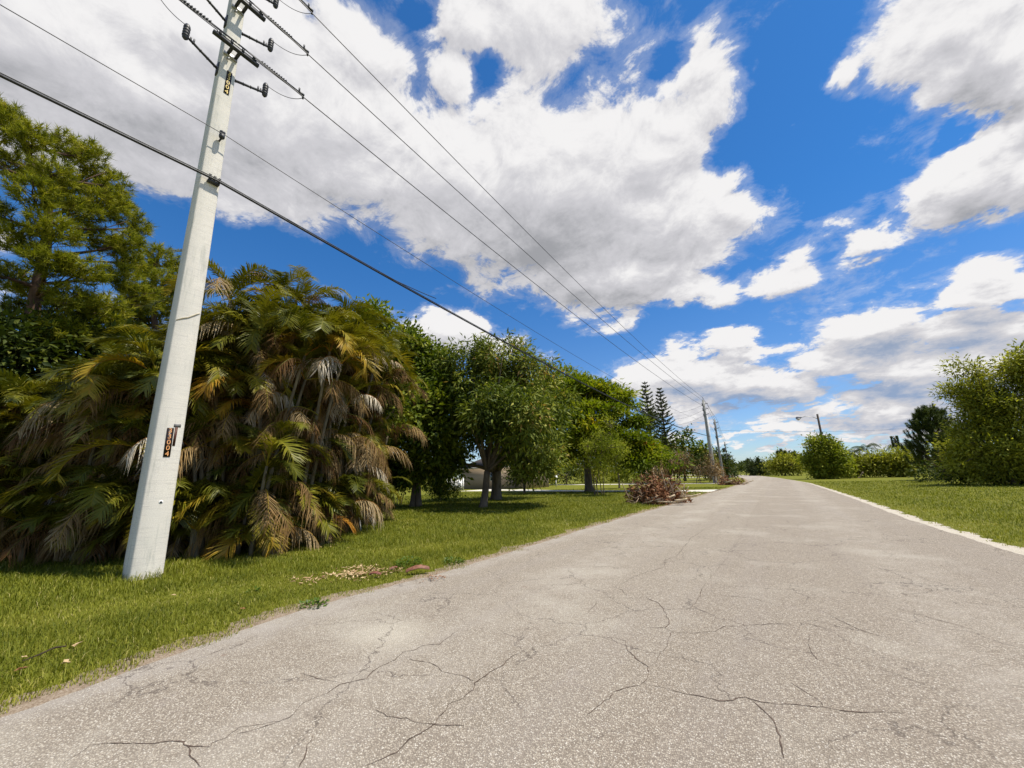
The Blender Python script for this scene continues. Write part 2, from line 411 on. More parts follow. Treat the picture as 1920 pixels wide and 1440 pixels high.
def concrete_mat():
    m, q, out = new_mat('pole_concrete')
    o = q.new('ShaderNodeTexCoord').outputs['Object']
    fine = q.noise(o, 70, 6, 0.7)
    mp = q.new('ShaderNodeMapping'); q.put(mp.inputs['Vector'], o); mp.inputs['Scale'].default_value = (1.2, 1.2, 26)
    lines = q.noise(mp.outputs[0], 2.6, 4, 0.6, 0.3)
    big = q.noise(o, 0.9, 4, 0.55)
    base = q.ramp(fine, [(0.3, (0.62, 0.575, 0.50)), (0.65, (0.82, 0.77, 0.68))])
    base = q.mix(q.smooth(lines, 0.50, 0.72, 0, 0.5), base, (0.46, 0.43, 0.39))
    base = q.mix(q.smooth(big, 0.42, 0.66, 0, 0.5), base, (0.58, 0.56, 0.50))
    mp2 = q.new('ShaderNodeMapping'); q.put(mp2.inputs['Vector'], o); mp2.inputs['Scale'].default_value = (9, 9, 0.9)
    streak = q.noise(mp2.outputs[0], 1.5, 4, 0.6)
    base = q.mix(q.smooth(streak, 0.52, 0.74, 0, 0.4), base, (0.34, 0.35, 0.30))
    spots = q.noise(o, 7.0, 5, 0.7)
    base = q.mix(q.smooth(spots, 0.71, 0.76, 0, 0.45), base, (0.13, 0.18, 0.13))
    pits = q.noise(o, 38, 3, 0.5)
    base = q.mix(q.smooth(pits, 0.70, 0.75, 0, 0.5), base, (0.28, 0.27, 0.25))
    h = q.math('ADD', fine, q.math('MULTIPLY', lines, 0.6))
    b = principled(q, base, 0.85, 0.2, 0, h, 0.5, 0.006)
    q.l.new(b.outputs[0], out.inputs[0]); return m
CONCRETE = concrete_mat()

# ------------------------------------------------------------------ ground, road
def ground_mat():
    m, q, out = new_mat('lawn_soil')
    o = q.new('ShaderNodeTexCoord').outputs['Object']
    a = q.noise(o, 0.22, 4, 0.55); b_ = q.noise(o, 2.2, 5, 0.65); c = q.noise(o, 38, 4, 0.7)
    base = q.ramp(c, [(0.28, (0.055, 0.062, 0.008)), (0.55, (0.155, 0.160, 0.016)), (0.78, (0.27, 0.235, 0.05))])
    base = q.mix(q.smooth(b_, 0.45, 0.75, 0, 0.5), base, (0.22, 0.195, 0.035))
    base = q.mix(q.smooth(a, 0.45, 0.7, 0, 0.4), base, (0.125, 0.150, 0.014))
    b = principled(q, base, 0.9, 0.1, 0, c, 0.7, 0.05)
    q.l.new(b.outputs[0], out.inputs[0]); return m

# left and right edges of the road in world metres, near to far (it bends left at the end)
EL = np.array([(-4.55, -30), (-4.7, -8), (-4.85, 0), (-5.05, 1.4), (-5.3, 2.6), (-5.36, 3.7), (-5.12, 5.0), (-5.08, 7.5), (-5.1, 11.7), (-4.85, 18.6), (-4.5, 32.6), (-4.2, 40), (-3.75, 54.9), (-3.9, 66), (-5.6, 88), (-9.2, 116), (-18, 150), (-40, 200), (-75, 255)])
ER = np.array([(3.9, -30), (3.7, -8), (3.55, 0), (3.5, 4), (3.42, 8), (3.34, 11), (3.2, 13.5), (3.02, 17.2), (3.0, 20), (2.96, 27.2), (2.77, 37.2), (2.6, 46), (2.43, 54.2), (1.27, 68.2), (-1.0, 91.6), (-4.2, 118), (-11, 150), (-32, 202), (-66, 258)])
def edge_x(E, y): return np.interp(y, E[:, 1], E[:, 0])
def wob(y, s, seed, amp):
    r = np.random.default_rng(seed); out = np.zeros_like(y)
    for k in range(7):
        f = s*(1.9**k); out += amp*(0.72**k)*np.sin(y*f*2*math.pi+r.uniform(0, 6.28))*r.uniform(0.5, 1)
    return out
ys = np.concatenate([np.arange(-30, 30, 0.06), np.arange(30, 80, 0.4), np.arange(80, 254, 2.0)])
LX = edge_x(EL, ys); RX = edge_x(ER, ys)

def strip(name, xa, xb, y, z, mat, cols=6, parent=None, crown=0.0):
    n = len(y); t = np.linspace(0, 1, cols)
    X = xa[:, None]*(1-t)+xb[:, None]*t
    Z = z + crown*(1-(2*t-1)**2)
    P = np.stack([X, np.broadcast_to(y[:, None], X.shape), np.broadcast_to(Z, X.shape)], -1).reshape(-1, 3)
    i = np.arange(n-1)[:, None]*cols; j = np.arange(cols-1)[None]
    q = np.stack([i+j, i+j+1, i+cols+j+1, i+cols+j], -1).reshape(-1, 4)
    mb = MB(); mb.add(P, None, q)
    return mb.build(name, mat, parent)

ground_m = ground_mat()
g_mb = MB()
gx = np.array([-6000, -1500, -400, -120, -60, -30, -15, 0, 15, 30, 60, 120, 400, 1500, 6000.])
gy = np.array([-3000, -800, -200, -60, -20, 0, 20, 40, 60, 90, 130, 200, 400, 900, 2500, 9000.])
GX, GY = np.meshgrid(gx, gy)
nn = len(gx)
ii = np.arange(len(gy)-1)[:, None]*nn; jj = np.arange(nn-1)[None]
g_mb.add(np.stack([GX, GY, GX*0], -1).reshape(-1, 3), None, np.stack([ii+jj, ii+jj+1, ii+nn+jj+1, ii+nn+jj], -1).reshape(-1, 4))
tag(g_mb.build('ground', ground_m), kind='structure')

def road_mat():
    m, q, out = new_mat('worn_asphalt')
    o = q.new('ShaderNodeTexCoord').outputs['Object']
    wv_ = q.vmath('ADD', o, q.vmath('SCALE', q.noise(o, 30, 2, 0.5, out='Color'), scale=0.012))
    vor = q.new('ShaderNodeTexVoronoi', feature='F1'); q.put(vor.inputs['Vector'], wv_); vor.inputs['Scale'].default_value = 96
    sp = q.new('ShaderNodeSeparateColor'); q.put(sp.inputs[0], vor.outputs['Color'])
    stone = q.ramp(sp.outputs[0], [(0.0, (0.175, 0.145, 0.115)), (0.30, (0.31, 0.265, 0.215)), (0.62, (0.455, 0.40, 0.33)), (0.86, (0.60, 0.545, 0.46)), (1.0, (0.80, 0.76, 0.69))])
    gap = q.smooth(vor.outputs['Distance'], 0.30, 0.62)
    base = q.mix(q.math('MULTIPLY', gap, 0.72), stone, (0.135, 0.108, 0.085))
    base = q.mix(0.28, base, (0.335, 0.298, 0.255))
    base = q.mix(1.0, base, (0.96, 0.94, 0.90), 'MULTIPLY')
    n1 = q.noise(o, 0.55, 5, 0.6); n2 = q.noise(o, 2.6, 5, 0.65); n3 = q.noise(o, 11, 4, 0.6)
    base = q.mix(q.smooth(n1, 0.50, 0.68, 0, 0.30), base, (0.50, 0.46, 0.385))
    base = q.mix(q.smooth(n2, 0.56, 0.75, 0, 0.22), base, (0.30, 0.255, 0.235))
    base = q.mix(q.smooth(n3, 0.55, 0.75, 0, 0.18), base, (0.24, 0.205, 0.18))
    # smoother, paler sand-washed band along the left edge
    sx = q.new('ShaderNodeSeparateXYZ'); q.put(sx.inputs[0], o)
    wash = q.math('MULTIPLY', q.smooth(q.math('ADD', sx.outputs[0], q.math('MULTIPLY', n1, 0.5)), -4.75, -4.25, 1, 0), q.smooth(n2, 0.3, 0.65))
    base = q.mix(q.math('MULTIPLY', wash, 0.45), base, (0.42, 0.38, 0.335))
    # tyre lanes polished a touch darker, lengthwise
    mp = q.new('ShaderNodeMapping'); q.put(mp.inputs['Vector'], o); mp.inputs['Scale'].default_value = (1.0, 0.05, 1)
    ln = q.noise(mp.outputs[0], 1.5, 4, 0.6)
    base = q.mix(q.smooth(ln, 0.48, 0.68, 0, 0.2), base, (0.30, 0.265, 0.235))
    # sun-bleached bare patch near the left edge, and a long paving seam of two slightly different mixes
    pc = gp(735, 1190)
    dp = q.vmath('LENGTH', q.vmath('SUBTRACT', q.vmath('ADD', o, q.vmath('SCALE', q.noise(o, 5, 4, 0.6, out='Color'), scale=0.35)), tuple(pc+np.array([0.17, 0.17, 0.17]))))
    base = q.mix(q.smooth(dp, 0.10, 0.62, 0.30, 0.0), base, (0.58, 0.53, 0.43))
    half = q.smooth(q.math('ADD', sx.outputs[0], q.math('MULTIPLY', n3, 0.06)), -1.12, -1.06)
    base = q.mix(q.math('MULTIPLY', half, 0.30), base, q.mix(1.0, base, (0.86, 0.84, 0.84), 'MULTIPLY'))
    trk = q.smooth(q.math('ABSOLUTE', q.math('SUBTRACT', sx.outputs[0], 1.35)), 0.25, 0.7, 1, 0)
    trk = q.math('ADD', trk, q.smooth(q.math('ABSOLUTE', q.math('SUBTRACT', sx.outputs[0], -3.0)), 0.25, 0.8, 1, 0))
    base = q.mix(q.math('MULTIPLY', q.math('MULTIPLY', trk, q.smooth(n2, 0.3, 0.7)), 0.28), base, (0.46, 0.415, 0.35))
    # hairline cracks
    cv = q.vmath('ADD', o, q.vmath('SCALE', q.noise(o, 2.2, 5, 0.65, out='Color'), scale=0.55))
    vc = q.new('ShaderNodeTexVoronoi', feature='DISTANCE_TO_EDGE'); q.put(vc.inputs['Vector'], cv); vc.inputs['Scale'].default_value = 0.85
    ck = q.smooth(vc.outputs['Distance'], 0.0015, 0.010, 1, 0)
    ck = q.math('MULTIPLY', ck, q.smooth(q.noise(o, 0.7, 3, 0.5), 0.42, 0.54))
    base = q.mix(q.math('MULTIPLY', ck, 0.65), base, (0.085, 0.068, 0.058))
    # small rust and oil spots
    spn = q.noise(o, 3.7, 2, 0.4)
    base = q.mix(q.smooth(spn, 0.74, 0.80, 0, 0.4), base, (0.20, 0.12, 0.085))
    h = q.math('SUBTRACT', q.math('MULTIPLY', sp.outputs[0], 0.5), vor.outputs['Distance'])
    b = principled(q, base, 0.9, 0.15, 0, h, 0.8, 0.008)
    q.l.new(b.outputs[0], out.inputs[0]); return m

def sand_mat(name, c0, c1, c2):
    m, q, out = new_mat(name)
    o = q.new('ShaderNodeTexCoord').outputs['Object']
    a = q.noise(o, 60, 5, 0.7); b_ = q.noise(o, 4, 5, 0.6)
    base = q.ramp(a, [(0.3, c0), (0.55, c1), (0.75, c2)])
    base = q.mix(q.smooth(b_, 0.5, 0.75, 0, 0.5), base, c0)
    b = principled(q, base, 0.95, 0.1, 0, a, 0.6, 0.02)
    q.l.new(b.outputs[0], out.inputs[0]); return m

tag(strip('roadside_sand', LX-0.20-np.abs(wob(ys, 0.21, 1, 0.16)), LX+0.35, ys, 0.004, sand_mat('grey_sand', (0.13, 0.085, 0.05), (0.30, 0.235, 0.17), (0.45, 0.39, 0.32)), 3), kind='structure')
wsh = 0.16+0.18*np.clip((ys-2)/12, 0, 1)*np.clip((60-ys)/40, 0, 1)
tag(strip('shoulder', RX-0.3, RX+wsh+wob(ys, 0.5, 2, 0.10), ys, 0.004, sand_mat('white_sand', (0.30, 0.25, 0.185), (0.50, 0.45, 0.37), (0.66, 0.61, 0.53)), 3), kind='structure')
road = tag(strip('road', LX+0.5*wob(ys, 0.33, 3, 0.05), RX+wob(ys, 0.4, 4, 0.025), ys, 0.008, road_mat(), 9, crown=0.0), kind='structure')

# traced cracks: thin ribbons of dark grit lying in the road surface
def cr(pts, ox, oy, s): return [(ox+x/s, oy+y/s) for x, y in pts]
Z8 = (1100, 900, 3.0); Z6 = (480, 1000, 4.0); Z7 = (0, 1040, 4.0)
CRACKS = [
    (cr([(150, 600), (215, 575), (265, 545), (345, 515), (430, 490), (435, 455), (500, 430), (540, 380), (580, 330), (650, 285), (720, 250)], *Z8), 9),
    (cr([(0, 755), (50, 700), (60, 680)], *Z8), 6), (cr([(150, 600), (200, 618), (220, 655)], *Z8), 7),
    (cr([(60, 660), (280, 665), (330, 655), (390, 685), (450, 755), (462, 800), (440, 830), (490, 855), (460, 890), (455, 930), (430, 960), (390, 1020)], *Z8), 8),
    (cr([(340, 830), (440, 828)], *Z8), 7), (cr([(490, 855), (600, 860), (720, 850), (780, 820), (940, 815), (1000, 810), (1150, 805)], *Z8), 7),
    (cr([(160, 885), (220, 905), (225, 950), (300, 1020), (345, 1050), (350, 1080), (300, 1155), (150, 1190), (130, 1230), (0, 1320)], *Z8), 9),
    (cr([(320, 1140), (430, 1165), (550, 1200), (740, 1240), (890, 1220), (1150, 1260), (1330, 1275), (1580, 1305), (1780, 1310)], *Z8), 9),
    (cr([(930, 1240), (1000, 1300), (1060, 1370), (1090, 1440), (1110, 1560)], *Z8), 10), (cr([(1150, 1140), (1230, 1190), (1320, 1250), (1325, 1275)], *Z8), 8),
    (cr([(650, 630), (820, 655), (940, 665), (1000, 685), (1100, 715)], *Z8), 6), (cr([(585, 720), (670, 580)], *Z8), 8),
    (cr([(670, 580), (740, 500), (830, 370), (905, 240), (955, 150), (1000, 60)], *Z8), 4),
    (cr([(1340, 740), (1450, 800), (1560, 850), (1720, 890)], *Z8), 6), (cr([(1690, 700), (1800, 740), (1920, 770), (2200, 850)], *Z8), 6),
    (cr([(1250, 870), (1260, 960), (1300, 1010), (1450, 1050)], *Z8), 6), (cr([(1550, 460), (1690, 520)], *Z8), 5), (cr([(680, 490), (700, 510), (690, 555), (630, 535), (670, 570)], *Z8), 5),
    (cr([(980, 490), (1050, 490)], *Z8), 14), (cr([(985, 502), (1040, 500)], *Z8), 10), (cr([(740, 474), (790, 478)], *Z8), 14), (cr([(860, 305), (900, 305)], *Z8), 14),
    (cr([(-140, 1500), (120, 1430), (250, 1380), (330, 1290), (420, 1240), (530, 1200), (630, 1130), (830, 1090), (880, 1030), (1040, 950), (1100, 890), (1200, 870), (1250, 840), (1380, 830), (1460, 770), (1520, 720)], *Z6), 8),
    (cr([(350, 1045), (480, 1090), (620, 1115)], *Z6), 7), (cr([(1150, 940), (1300, 965), (1410, 1040), (1520, 1060), (1640, 1105)], *Z6), 8),
    (cr([(2050, 860), (1920, 920), (1850, 990), (1740, 1050), (1640, 1120), (1630, 1170), (1560, 1230), (1440, 1280), (1400, 1350), (1350, 1420), (1230, 1500), (1150, 1540), (1060, 1640), (820, 1740)], *Z6), 9),
    (cr([(900, 1320), (980, 1370), (1130, 1380), (1230, 1420), (1400, 1440), (1560, 1440)], *Z6), 8),
    (cr([(480, 1560), (680, 1425), (1000, 1410), (1150, 1415), (1280, 1395), (1380, 1400), (1410, 1430), (1570, 1440), (1590, 1410), (1700, 1370), (1800, 1290), (1920, 1275), (2100, 1250)], *Z7), 9),
    (cr([(1400, 1430), (1420, 1500), (1520, 1600)], *Z7), 8), (cr([(2350, 1350), (2300, 1430), (2240, 1600)], *Z7), 7),
]
ck = MB(); crng = np.random.default_rng(5)
for pts, w in CRACKS:
    P = np.array([gp(x, y, 0.011) for x, y in pts])
    seg = [P[0]]
    for a_, b_ in zip(P[:-1], P[1:]):
        L = np.linalg.norm(b_-a_); n = max(2, int(L/0.035)); d = (b_-a_)/max(L, 1e-6); nrm = np.array([-d[1], d[0], 0])
        j = np.cumsum(crng.normal(0, 0.006, n+1)); j -= np.linspace(0, 1, n+1)*j[-1]
        for k in range(1, n+1): seg.append(a_+(b_-a_)*k/n + nrm*j[k]*(k < n))
    S = np.array(seg); T = norm(np.gradient(S, axis=0)); N = np.stack([-T[:, 1], T[:, 0], T[:, 2]*0], -1)
    ww = w*0.00050*np.sin(np.pi*np.linspace(0.02, 0.98, len(S)))**0.35*(0.45+1.1*crng.random(len(S))**1.6)*(0.6+0.5*np.sin(np.arange(len(S))*0.13+w)**2)
    V2 = np.concatenate([S+N*ww[:, None], S-N*ww[:, None]]); n = len(S); i = np.arange(n-1)
    ck.add(V2, None, np.stack([i, i+1, n+i+1, n+i], -1))
ckm = plain('crack_grit', (0.105, 0.078, 0.062), 0.95, 0.05, var=0.5, scale=25)
ck.build('cracks', ckm, road)
tag(bpy.data.objects['cracks'], kind='structure')

# driveways and the concrete apron of the house, far left
PAVE = sand_mat('pale_driveway', (0.48, 0.44, 0.38), (0.60, 0.56, 0.49), (0.68, 0.64, 0.57))
def quadstrip(name, pts, z=0.004):
    mb = MB(); n = len(pts)//2
    P = [(*p, z) for p in pts]
    mb.add(P, None, [(2*i, 2*i+1, 2*i+3, 2*i+2) for i in range(n-1)])
    return tag(mb.build(name, PAVE), kind='structure')
quadstrip('driveway', [(-4.6, 34.6), (-4.4, 39.2), (-8, 35.6), (-8, 37.8), (-14, 36.0), (-14, 38.2), (-22, 37.0), (-22, 39.8), (-27.2, 38.6), (-27.2, 42.4)])
quadstrip('driveway', [(-4.4, 55.5), (-4.4, 60.5), (-9, 56.8), (-9, 59.6), (-40, 60.0), (-40, 63.5)])
quadstrip('apron', [(-27.4, 37.6), (-27.4, 41.4), (-33.2, 37.6), (-33.2, 44.0)])
quadstrip('driveway', [(-8, 108), (-8, 112), (-26, 112), (-26, 117)])

# ------------------------------------------------------------------ the near utility pole
def taper_prism(mb, c0, c1, w0, w1, d0, d1, bev=0.03, n=14):
    """square pole with chamfered corners between two centres"""
    prof = []
    for (sx, sy) in ((1, -1), (1, 1), (-1, 1), (-1, -1)):
        pass
    loop = [(1-bev, -1), (1, -1+bev), (1, 1-bev), (1-bev, 1), (-1+bev, 1), (-1, 1-bev), (-1, -1+bev), (-1+bev, -1)]
    V = []
    for i in range(n+1):
        t = i/n; c = np.asarray(c0)*(1-t)+np.asarray(c1)*t
        w = (w0*(1-t)+w1*t)/2; d = (d0*(1-t)+d1*t)/2
        for x, y in loop: V.append((c[0]+x*w, c[1]+y*d, c[2]))
    m = len(loop); f4 = []
    for i in range(n):
        for j in range(m):
            k = (j+1) % m
            f4.append((i*m+j, i*m+k, (i+1)*m+k, (i+1)*m+j))
    V.append(tuple(c1)); f3 = [(n*m+j, n*m+(j+1) % m, len(V)-1) for j in range(m)]
    mb.add(V, f3, f4)

def text_mesh(name, body, size, mat, parent, mtx, extrude=0.0015):
    cu = bpy.data.curves.new(name, 'FONT'); cu.body = body; cu.size = size; cu.extrude = extrude
    cu.align_x = 'CENTER'; cu.align_y = 'CENTER'; cu.space_line = 0.86; cu.offset = 0.0
    tmp = bpy.data.objects.new(name+'_curve', cu); link(tmp)
    dg = bpy.context.evaluated_depsgraph_get()
    me = bpy.data.meshes.new_from_object(tmp.evaluated_get(dg))
    bpy.data.objects.remove(tmp); bpy.data.curves.remove(cu)
    me.name = name
    me.materials.clear(); me.materials.append(mat)
    o = link(bpy.data.objects.new(name, me)); o.parent = parent
    o.matrix_local = mtx
    return o

PX, PY = -9.885, 2.645
WIRE_X = -9.40
PH = (12.03, 13.55, 15.10)
up_ = empty('utility_pole', (PX, PY, 0), 'tall square concrete power pole, nearest the camera, numbered 33004, leaning in front of the palms', 'utility pole', 'power poles along the left verge')
PTOP = 15.75
def pole_w(z): return 0.470 + (0.262-0.470)*z/PTOP
def pole_c(z): return np.array([-0.012*z/PTOP*0 , -0.135*z/PTOP, z])
mb = MB(); taper_prism(mb, (0, 0, -0.3), pole_c(PTOP), pole_w(-0.3), pole_w(PTOP), pole_w(-0.3), pole_w(PTOP), 0.10, 24)
mb.build('pole', CONCRETE, up_)
def face(z, dy=0.0, off=0.0):               # a point on the road-side face of the pole (pole frame)
    return np.array([pole_c(z)[0]+pole_w(z)/2+off, pole_c(z)[1]+dy, z])
# pale grout scar round the shaft, lifting hole
mb = MB()
pts = [face(4.86, -0.19, 0.002), face(4.93, -0.1, 0.006), face(4.98, 0.0, 0.006), face(5.09, 0.12, 0.006), face(5.13, 0.18, 0.002)]
mb.tube(pts, [0.008, 0.014, 0.012, 0.015, 0.008], 6)
mb.build('grout_seam', plain('grout', (0.47, 0.41, 0.30), 0.9, 0.1), up_)
mb = MB(); mb.tube([face(1.31, 0.03, -0.01), face(1.31, 0.03, 0.003)], [0.018, 0.018], 12); mb.build('bolt_hole', plain('hole_dark', (0.01, 0.01, 0.01), 0.9, 0.0), up_)
mb = MB(); mb.tube([face(1.31, 0.03, -0.01), face(1.31, 0.03, 0.0018)], [0.036, 0.034], 14); mb.build('hole_collar', plain('lime_patch', (0.84, 0.83, 0.80), 0.9, 0.1), up_)
PLATE = plain('dark_number_plate', (0.022, 0.012, 0.010), 0.4, 0.4, 0, 0.2)
DIGIT = plain('orange_digit', (0.90, 0.42, 0.16), 0.5, 0.3, 0, 0.08)
DIGIT2 = plain('yellow_digit', (0.90, 0.66, 0.20), 0.5, 0.3, 0, 0.08)
def number_strip(z_top, z_bot, dy, w, dm, tilt=0.0):
    zc = (z_top+z_bot)/2; h = z_top-z_bot
    mb = MB(); mb.box((0, 0, 0), (0.004, w, h))
    p = mb.build('number_plate', PLATE, up_)
    p.location = face(zc, dy, 0.006); p.rotation_euler = (tilt, math.atan((0.470-0.262)/2/PTOP)*-1.0, 0)
    for k, ch in enumerate('33004'):
        zz = h/2 - (k+0.5)*h/5
        m = Matrix(((0, 0, 1, 0.004), (1, 0, 0, 0), (0, 1, 0, zz), (0, 0, 0, 1)))
        text_mesh('digit', ch, h/5*1.12, dm, p, m)
number_strip(2.69, 2.14, 0.0, 0.105, DIGIT, 0.02)
number_strip(11.43, 10.75, 0.03, 0.11, DIGIT2)
mb = MB(); mb.box((0, 0, 0), (0.003, 0.04, 0.36)); p = mb.build('brown_strip', plain('brown_tag', (0.09, 0.03, 0.018), 0.5, 0.3), up_); p.location = face(2.53, 0.085, 0.004)
mb = MB(); mb.box((0, 0, 0), (0.003, 0.11, 0.06)); p = mb.build('grey_tag', plain('grey_label', (0.17, 0.165, 0.16), 0.6, 0.3), up_); p.location = face(2.745, 0.095, 0.0035)

def insulator(mb, p0, p1, r, n, disc):
    p0, p1 = np.asarray(p0, float), np.asarray(p1, float)
    mb.tube([p0, p1], [r, r], 8)
    d = (p1-p0)
    for k in range(n):
        c = p0 + d*(k+0.5)/n; e = d/np.linalg.norm(d)*0.012
        mb.tube([c-e, c+e], [disc, disc*0.6], 10)
def sag_pts(A_, B_, s, n=24):
    t = np.linspace(0, 1, n)[:, None]
    P = np.asarray(A_)*(1-t)+np.asarray(B_)*t
    P[:, 2] -= 4*s*t[:, 0]*(1-t[:, 0]); return P

def phase_gear(root, zc, wx, face_x, cy, hw):
    """bracket bar, stand-offs, ribbed grips, two fused cut-outs with arms and tails (root frame, wire at x = wx, height zc)"""
    mb = MB()
    mb.box((wx-0.05, cy+0.02, zc-0.13), (0.085, 0.98, 0.07)); mb.box((wx-0.05, cy+0.02, zc-0.06), (0.05, 0.86, 0.03))
    for y in (-0.36, -0.12, 0.12, 0.36): mb.box((wx-0.02, cy+0.02+y, zc-0.05), (0.05, 0.05, 0.10))
    mb.box(((face_x+wx)/2-0.02, cy-0.06, zc-0.13), (abs(wx-face_x), 0.06, 0.06)); mb.box(((face_x+wx)/2-0.02, cy+0.10, zc-0.13), (abs(wx-face_x), 0.06, 0.06))
    mb.build('line_bracket', DARK_METAL, root)
    mb = MB(); mb.box((face_x+0.015, cy, zc-0.16), (0.03, pole_w(zc)*0.9, 0.12)); mb.tube([(face_x+0.02, cy-0.05, zc-0.30), (face_x+0.07, cy-0.05, zc-0.30)], 0.028, 8); mb.build('mount_plate', GALV, root)
    for s in (-1, 1):
        mb = MB()
        y0, y1 = cy+s*0.56, cy+s*1.15
        mb.tube([(wx, cy+s*0.02, zc), (wx, cy+s*1.55, zc)], 0.019, 6)
        for k in range(11):
            y = y0+(y1-y0)*k/10
            mb.tube([(wx, y-0.012, zc-0.005), (wx, y+0.012, zc+0.06)], [0.03, 0.012], 6)
        mb.build('ribbed_grip', POLYMER, root)
        # second strand beneath the line, clamp at its end
        mb = MB()
        mb.tube(sag_pts((wx, cy+s*0.4, zc-0.06), (wx, cy+s*1.62, zc-0.02), 0.02, 8), 0.011, 5)
        mb.box((wx, cy+s*1.56, zc), (0.05, 0.16, 0.06)); mb.box((wx+0.01, cy+s*1.50, zc+0.07), (0.03, 0.035, 0.10)); mb.box((wx-0.01, cy+s*1.62, zc-0.07), (0.035, 0.04, 0.10))
        mb.build('line_clamp', DARK_METAL, root)
        # arm with fused cut-out
        a0 = np.array([face_x-0.16, cy+s*hw, zc-0.60]); a1 = np.array([face_x-0.06, cy+s*(hw+0.62), zc-0.44])
        mb = MB(); insulator(mb, a0, a1, 0.030, 4, 0.044); mb.tube([a1-0.25*(a1-a0), a1+0.1*(a1-a0)], 0.02, 6)
        mb.box(a0, (0.12, 0.05, 0.34)); mb.box(a1+np.array([0, -s*0.09, 0.03]), (0.03, 0.03, 0.11)); mb.box(a1+np.array([0, -s*0.03, 0.03]), (0.03, 0.03, 0.09))
        mb.build('standoff_arm', POLYMER, root)
        mb = MB(); b = a1+np.array([0, s*0.07, 0])
        mb.tube([b+[0, 0, -0.10], b+[0, 0, -0.05], b+[0, 0, 0.28], b+[0, 0, 0.33]], [0.02, 0.058, 0.062, 0.042], 12)
        for k in range(4): mb.tube([b+[0, 0, 0.0+k*0.075], b+[0, 0, 0.02+k*0.075]], 0.068, 12)
        ar = mb.build('surge_arrester', POLYMER, root)
        mb = MB()
        e = np.array([wx, cy+s*1.62, zc-0.1]); st = b+[0, 0, 0.30]
        mid = (st+e)/2+np.array([0, s*0.10, -0.26])
        t = np.linspace(0, 1, 14)[:, None]
        mb.tube(st*(1-t)**2+2*mid*t*(1-t)+e*t**2, 0.008, 5)
        mb.build('jumper_wire', BLACK_RUBBER, root)
for z in PH:
    phase_gear(up_, z, WIRE_X-PX, face(z)[0], pole_c(z)[1], pole_w(z)/2)
# neutral spool and telephone bracket
mb = MB(); c = face(9.5, 0.04)
mb.box(c+[0.06, 0, -0.10], (0.12, 0.03, 0.03)); mb.tube([c+[0.13, 0, -0.10], c+[0.13, 0, -0.07], c+[0.13, 0, -0.02], c+[0.13, 0, 0.0], c+[0.13, 0, 0.03], c+[0.13, 0, 0.07], c+[0.13, 0, 0.09]], [0.045, 0.06, 0.06, 0.035, 0.06, 0.06, 0.03], 12)
mb.build('spool_insulator', POLYMER, up_)
mb = MB(); c = face(8.26, 0.04)
mb.box(c+[0.05, 0, -0.02], (0.10, 0.22, 0.05))
for y in (-0.09, 0.0, 0.09): mb.tube([c+[0.10, y, 0.0], c+[0.10, y, 0.12]], 0.018, 8); mb.box(c+[0.10, y, 0.10], (0.045, 0.045, 0.03))
mb.build('cable_bracket', DARK_METAL, up_)

# ------------------------------------------------------------------ far utility poles
FARCON = plain('grey_weathered_concrete', (0.33, 0.32, 0.29), 0.9, 0.15, var=0.2, scale=3)
def far_pole(base, zt, label, gear, w=0.34):
    r = empty('utility_pole', (base[0], base[1], 0), label, 'utility pole', 'power poles along the left verge')
    mb = MB(); taper_prism(mb, (0, 0, -0.3), (-0.02, -0.05, zt), w, w*0.6, w, w*0.6, 0.1, 6); mb.build('pole', FARCON, r)
    for z in gear:
        mb = MB(); insulator(mb, (w*0.2, 0, z-0.03), (w*0.2+0.42, 0, z+0.05), 0.035, 4, 0.07); mb.build('insulator', POLYMER, r)
        mb = MB(); mb.tube([(-0.1, 0, z-0.4), (-0.1, -0.65, z-0.28)], 0.03, 6); mb.tube([(-0.1, -0.65, z-0.35), (-0.1, -0.65, z+0.05)], 0.06, 8); mb.build('cut_out', POLYMER, r)
    return r
P2 = np.array([-7.25, 58.6, 0.0])
fp = far_pole(P2, 11.05, 'concrete power pole beyond the first driveway, dead vines at its foot, wires branching left', (10.55, 9.85, 9.1), 0.42)
mb = MB(); mb.tube([(0.0, -0.03, 10.9), (0.0, -0.03, 11.5)], 0.03, 6); mb.build('top_pin', DARK_METAL, fp)
mb = MB(); mb.box((0.25, -0.05, 4.4), (0.08, 0.06, 9.0)); mb.build('riser_guard', plain('white_conduit', (0.75, 0.74, 0.71), 0.6, 0.3), fp)
P3 = at(1357, 903, 67.5); P3[2] = 0
T3 = at(1341.5, 786, 67.5)[2]
fp3 = far_pole(P3, T3, 'second concrete power pole behind the vine covered one, small brush pile at its base', (T3-0.5, T3-1.4, T3-2.6), 0.36)
P4 = at(1369, 896, 100); P4[2] = 0
T4 = at(1358, 829, 100)[2]
fp4 = far_pole(P4, T4, 'distant power pole carrying two dark transformer cans', (T4-0.5, T4-1.3), 0.34)
for s, dz in ((-1, 1.7), (1, 3.1)):
    mb = MB(); mb.tube([(s*0.42, 0, T4-dz-0.45), (s*0.42, 0, T4-dz-0.4), (s*0.42, 0, T4-dz+0.35), (s*0.42, 0, T4-dz+0.42)], [0.24, 0.29, 0.29, 0.2], 12); mb.box((s*0.2, 0, T4-dz), (0.2, 0.08, 0.3)); mb.build('transformer', plain('transformer_grey', (0.10, 0.10, 0.11), 0.5, 0.4), fp4)
P5 = at(1379, 893, 150); P5[2] = 0
fp5 = far_pole(P5, at(1371, 853, 150)[2], 'farthest thin power pole showing just above the verge trees', (6.2,), 0.34)

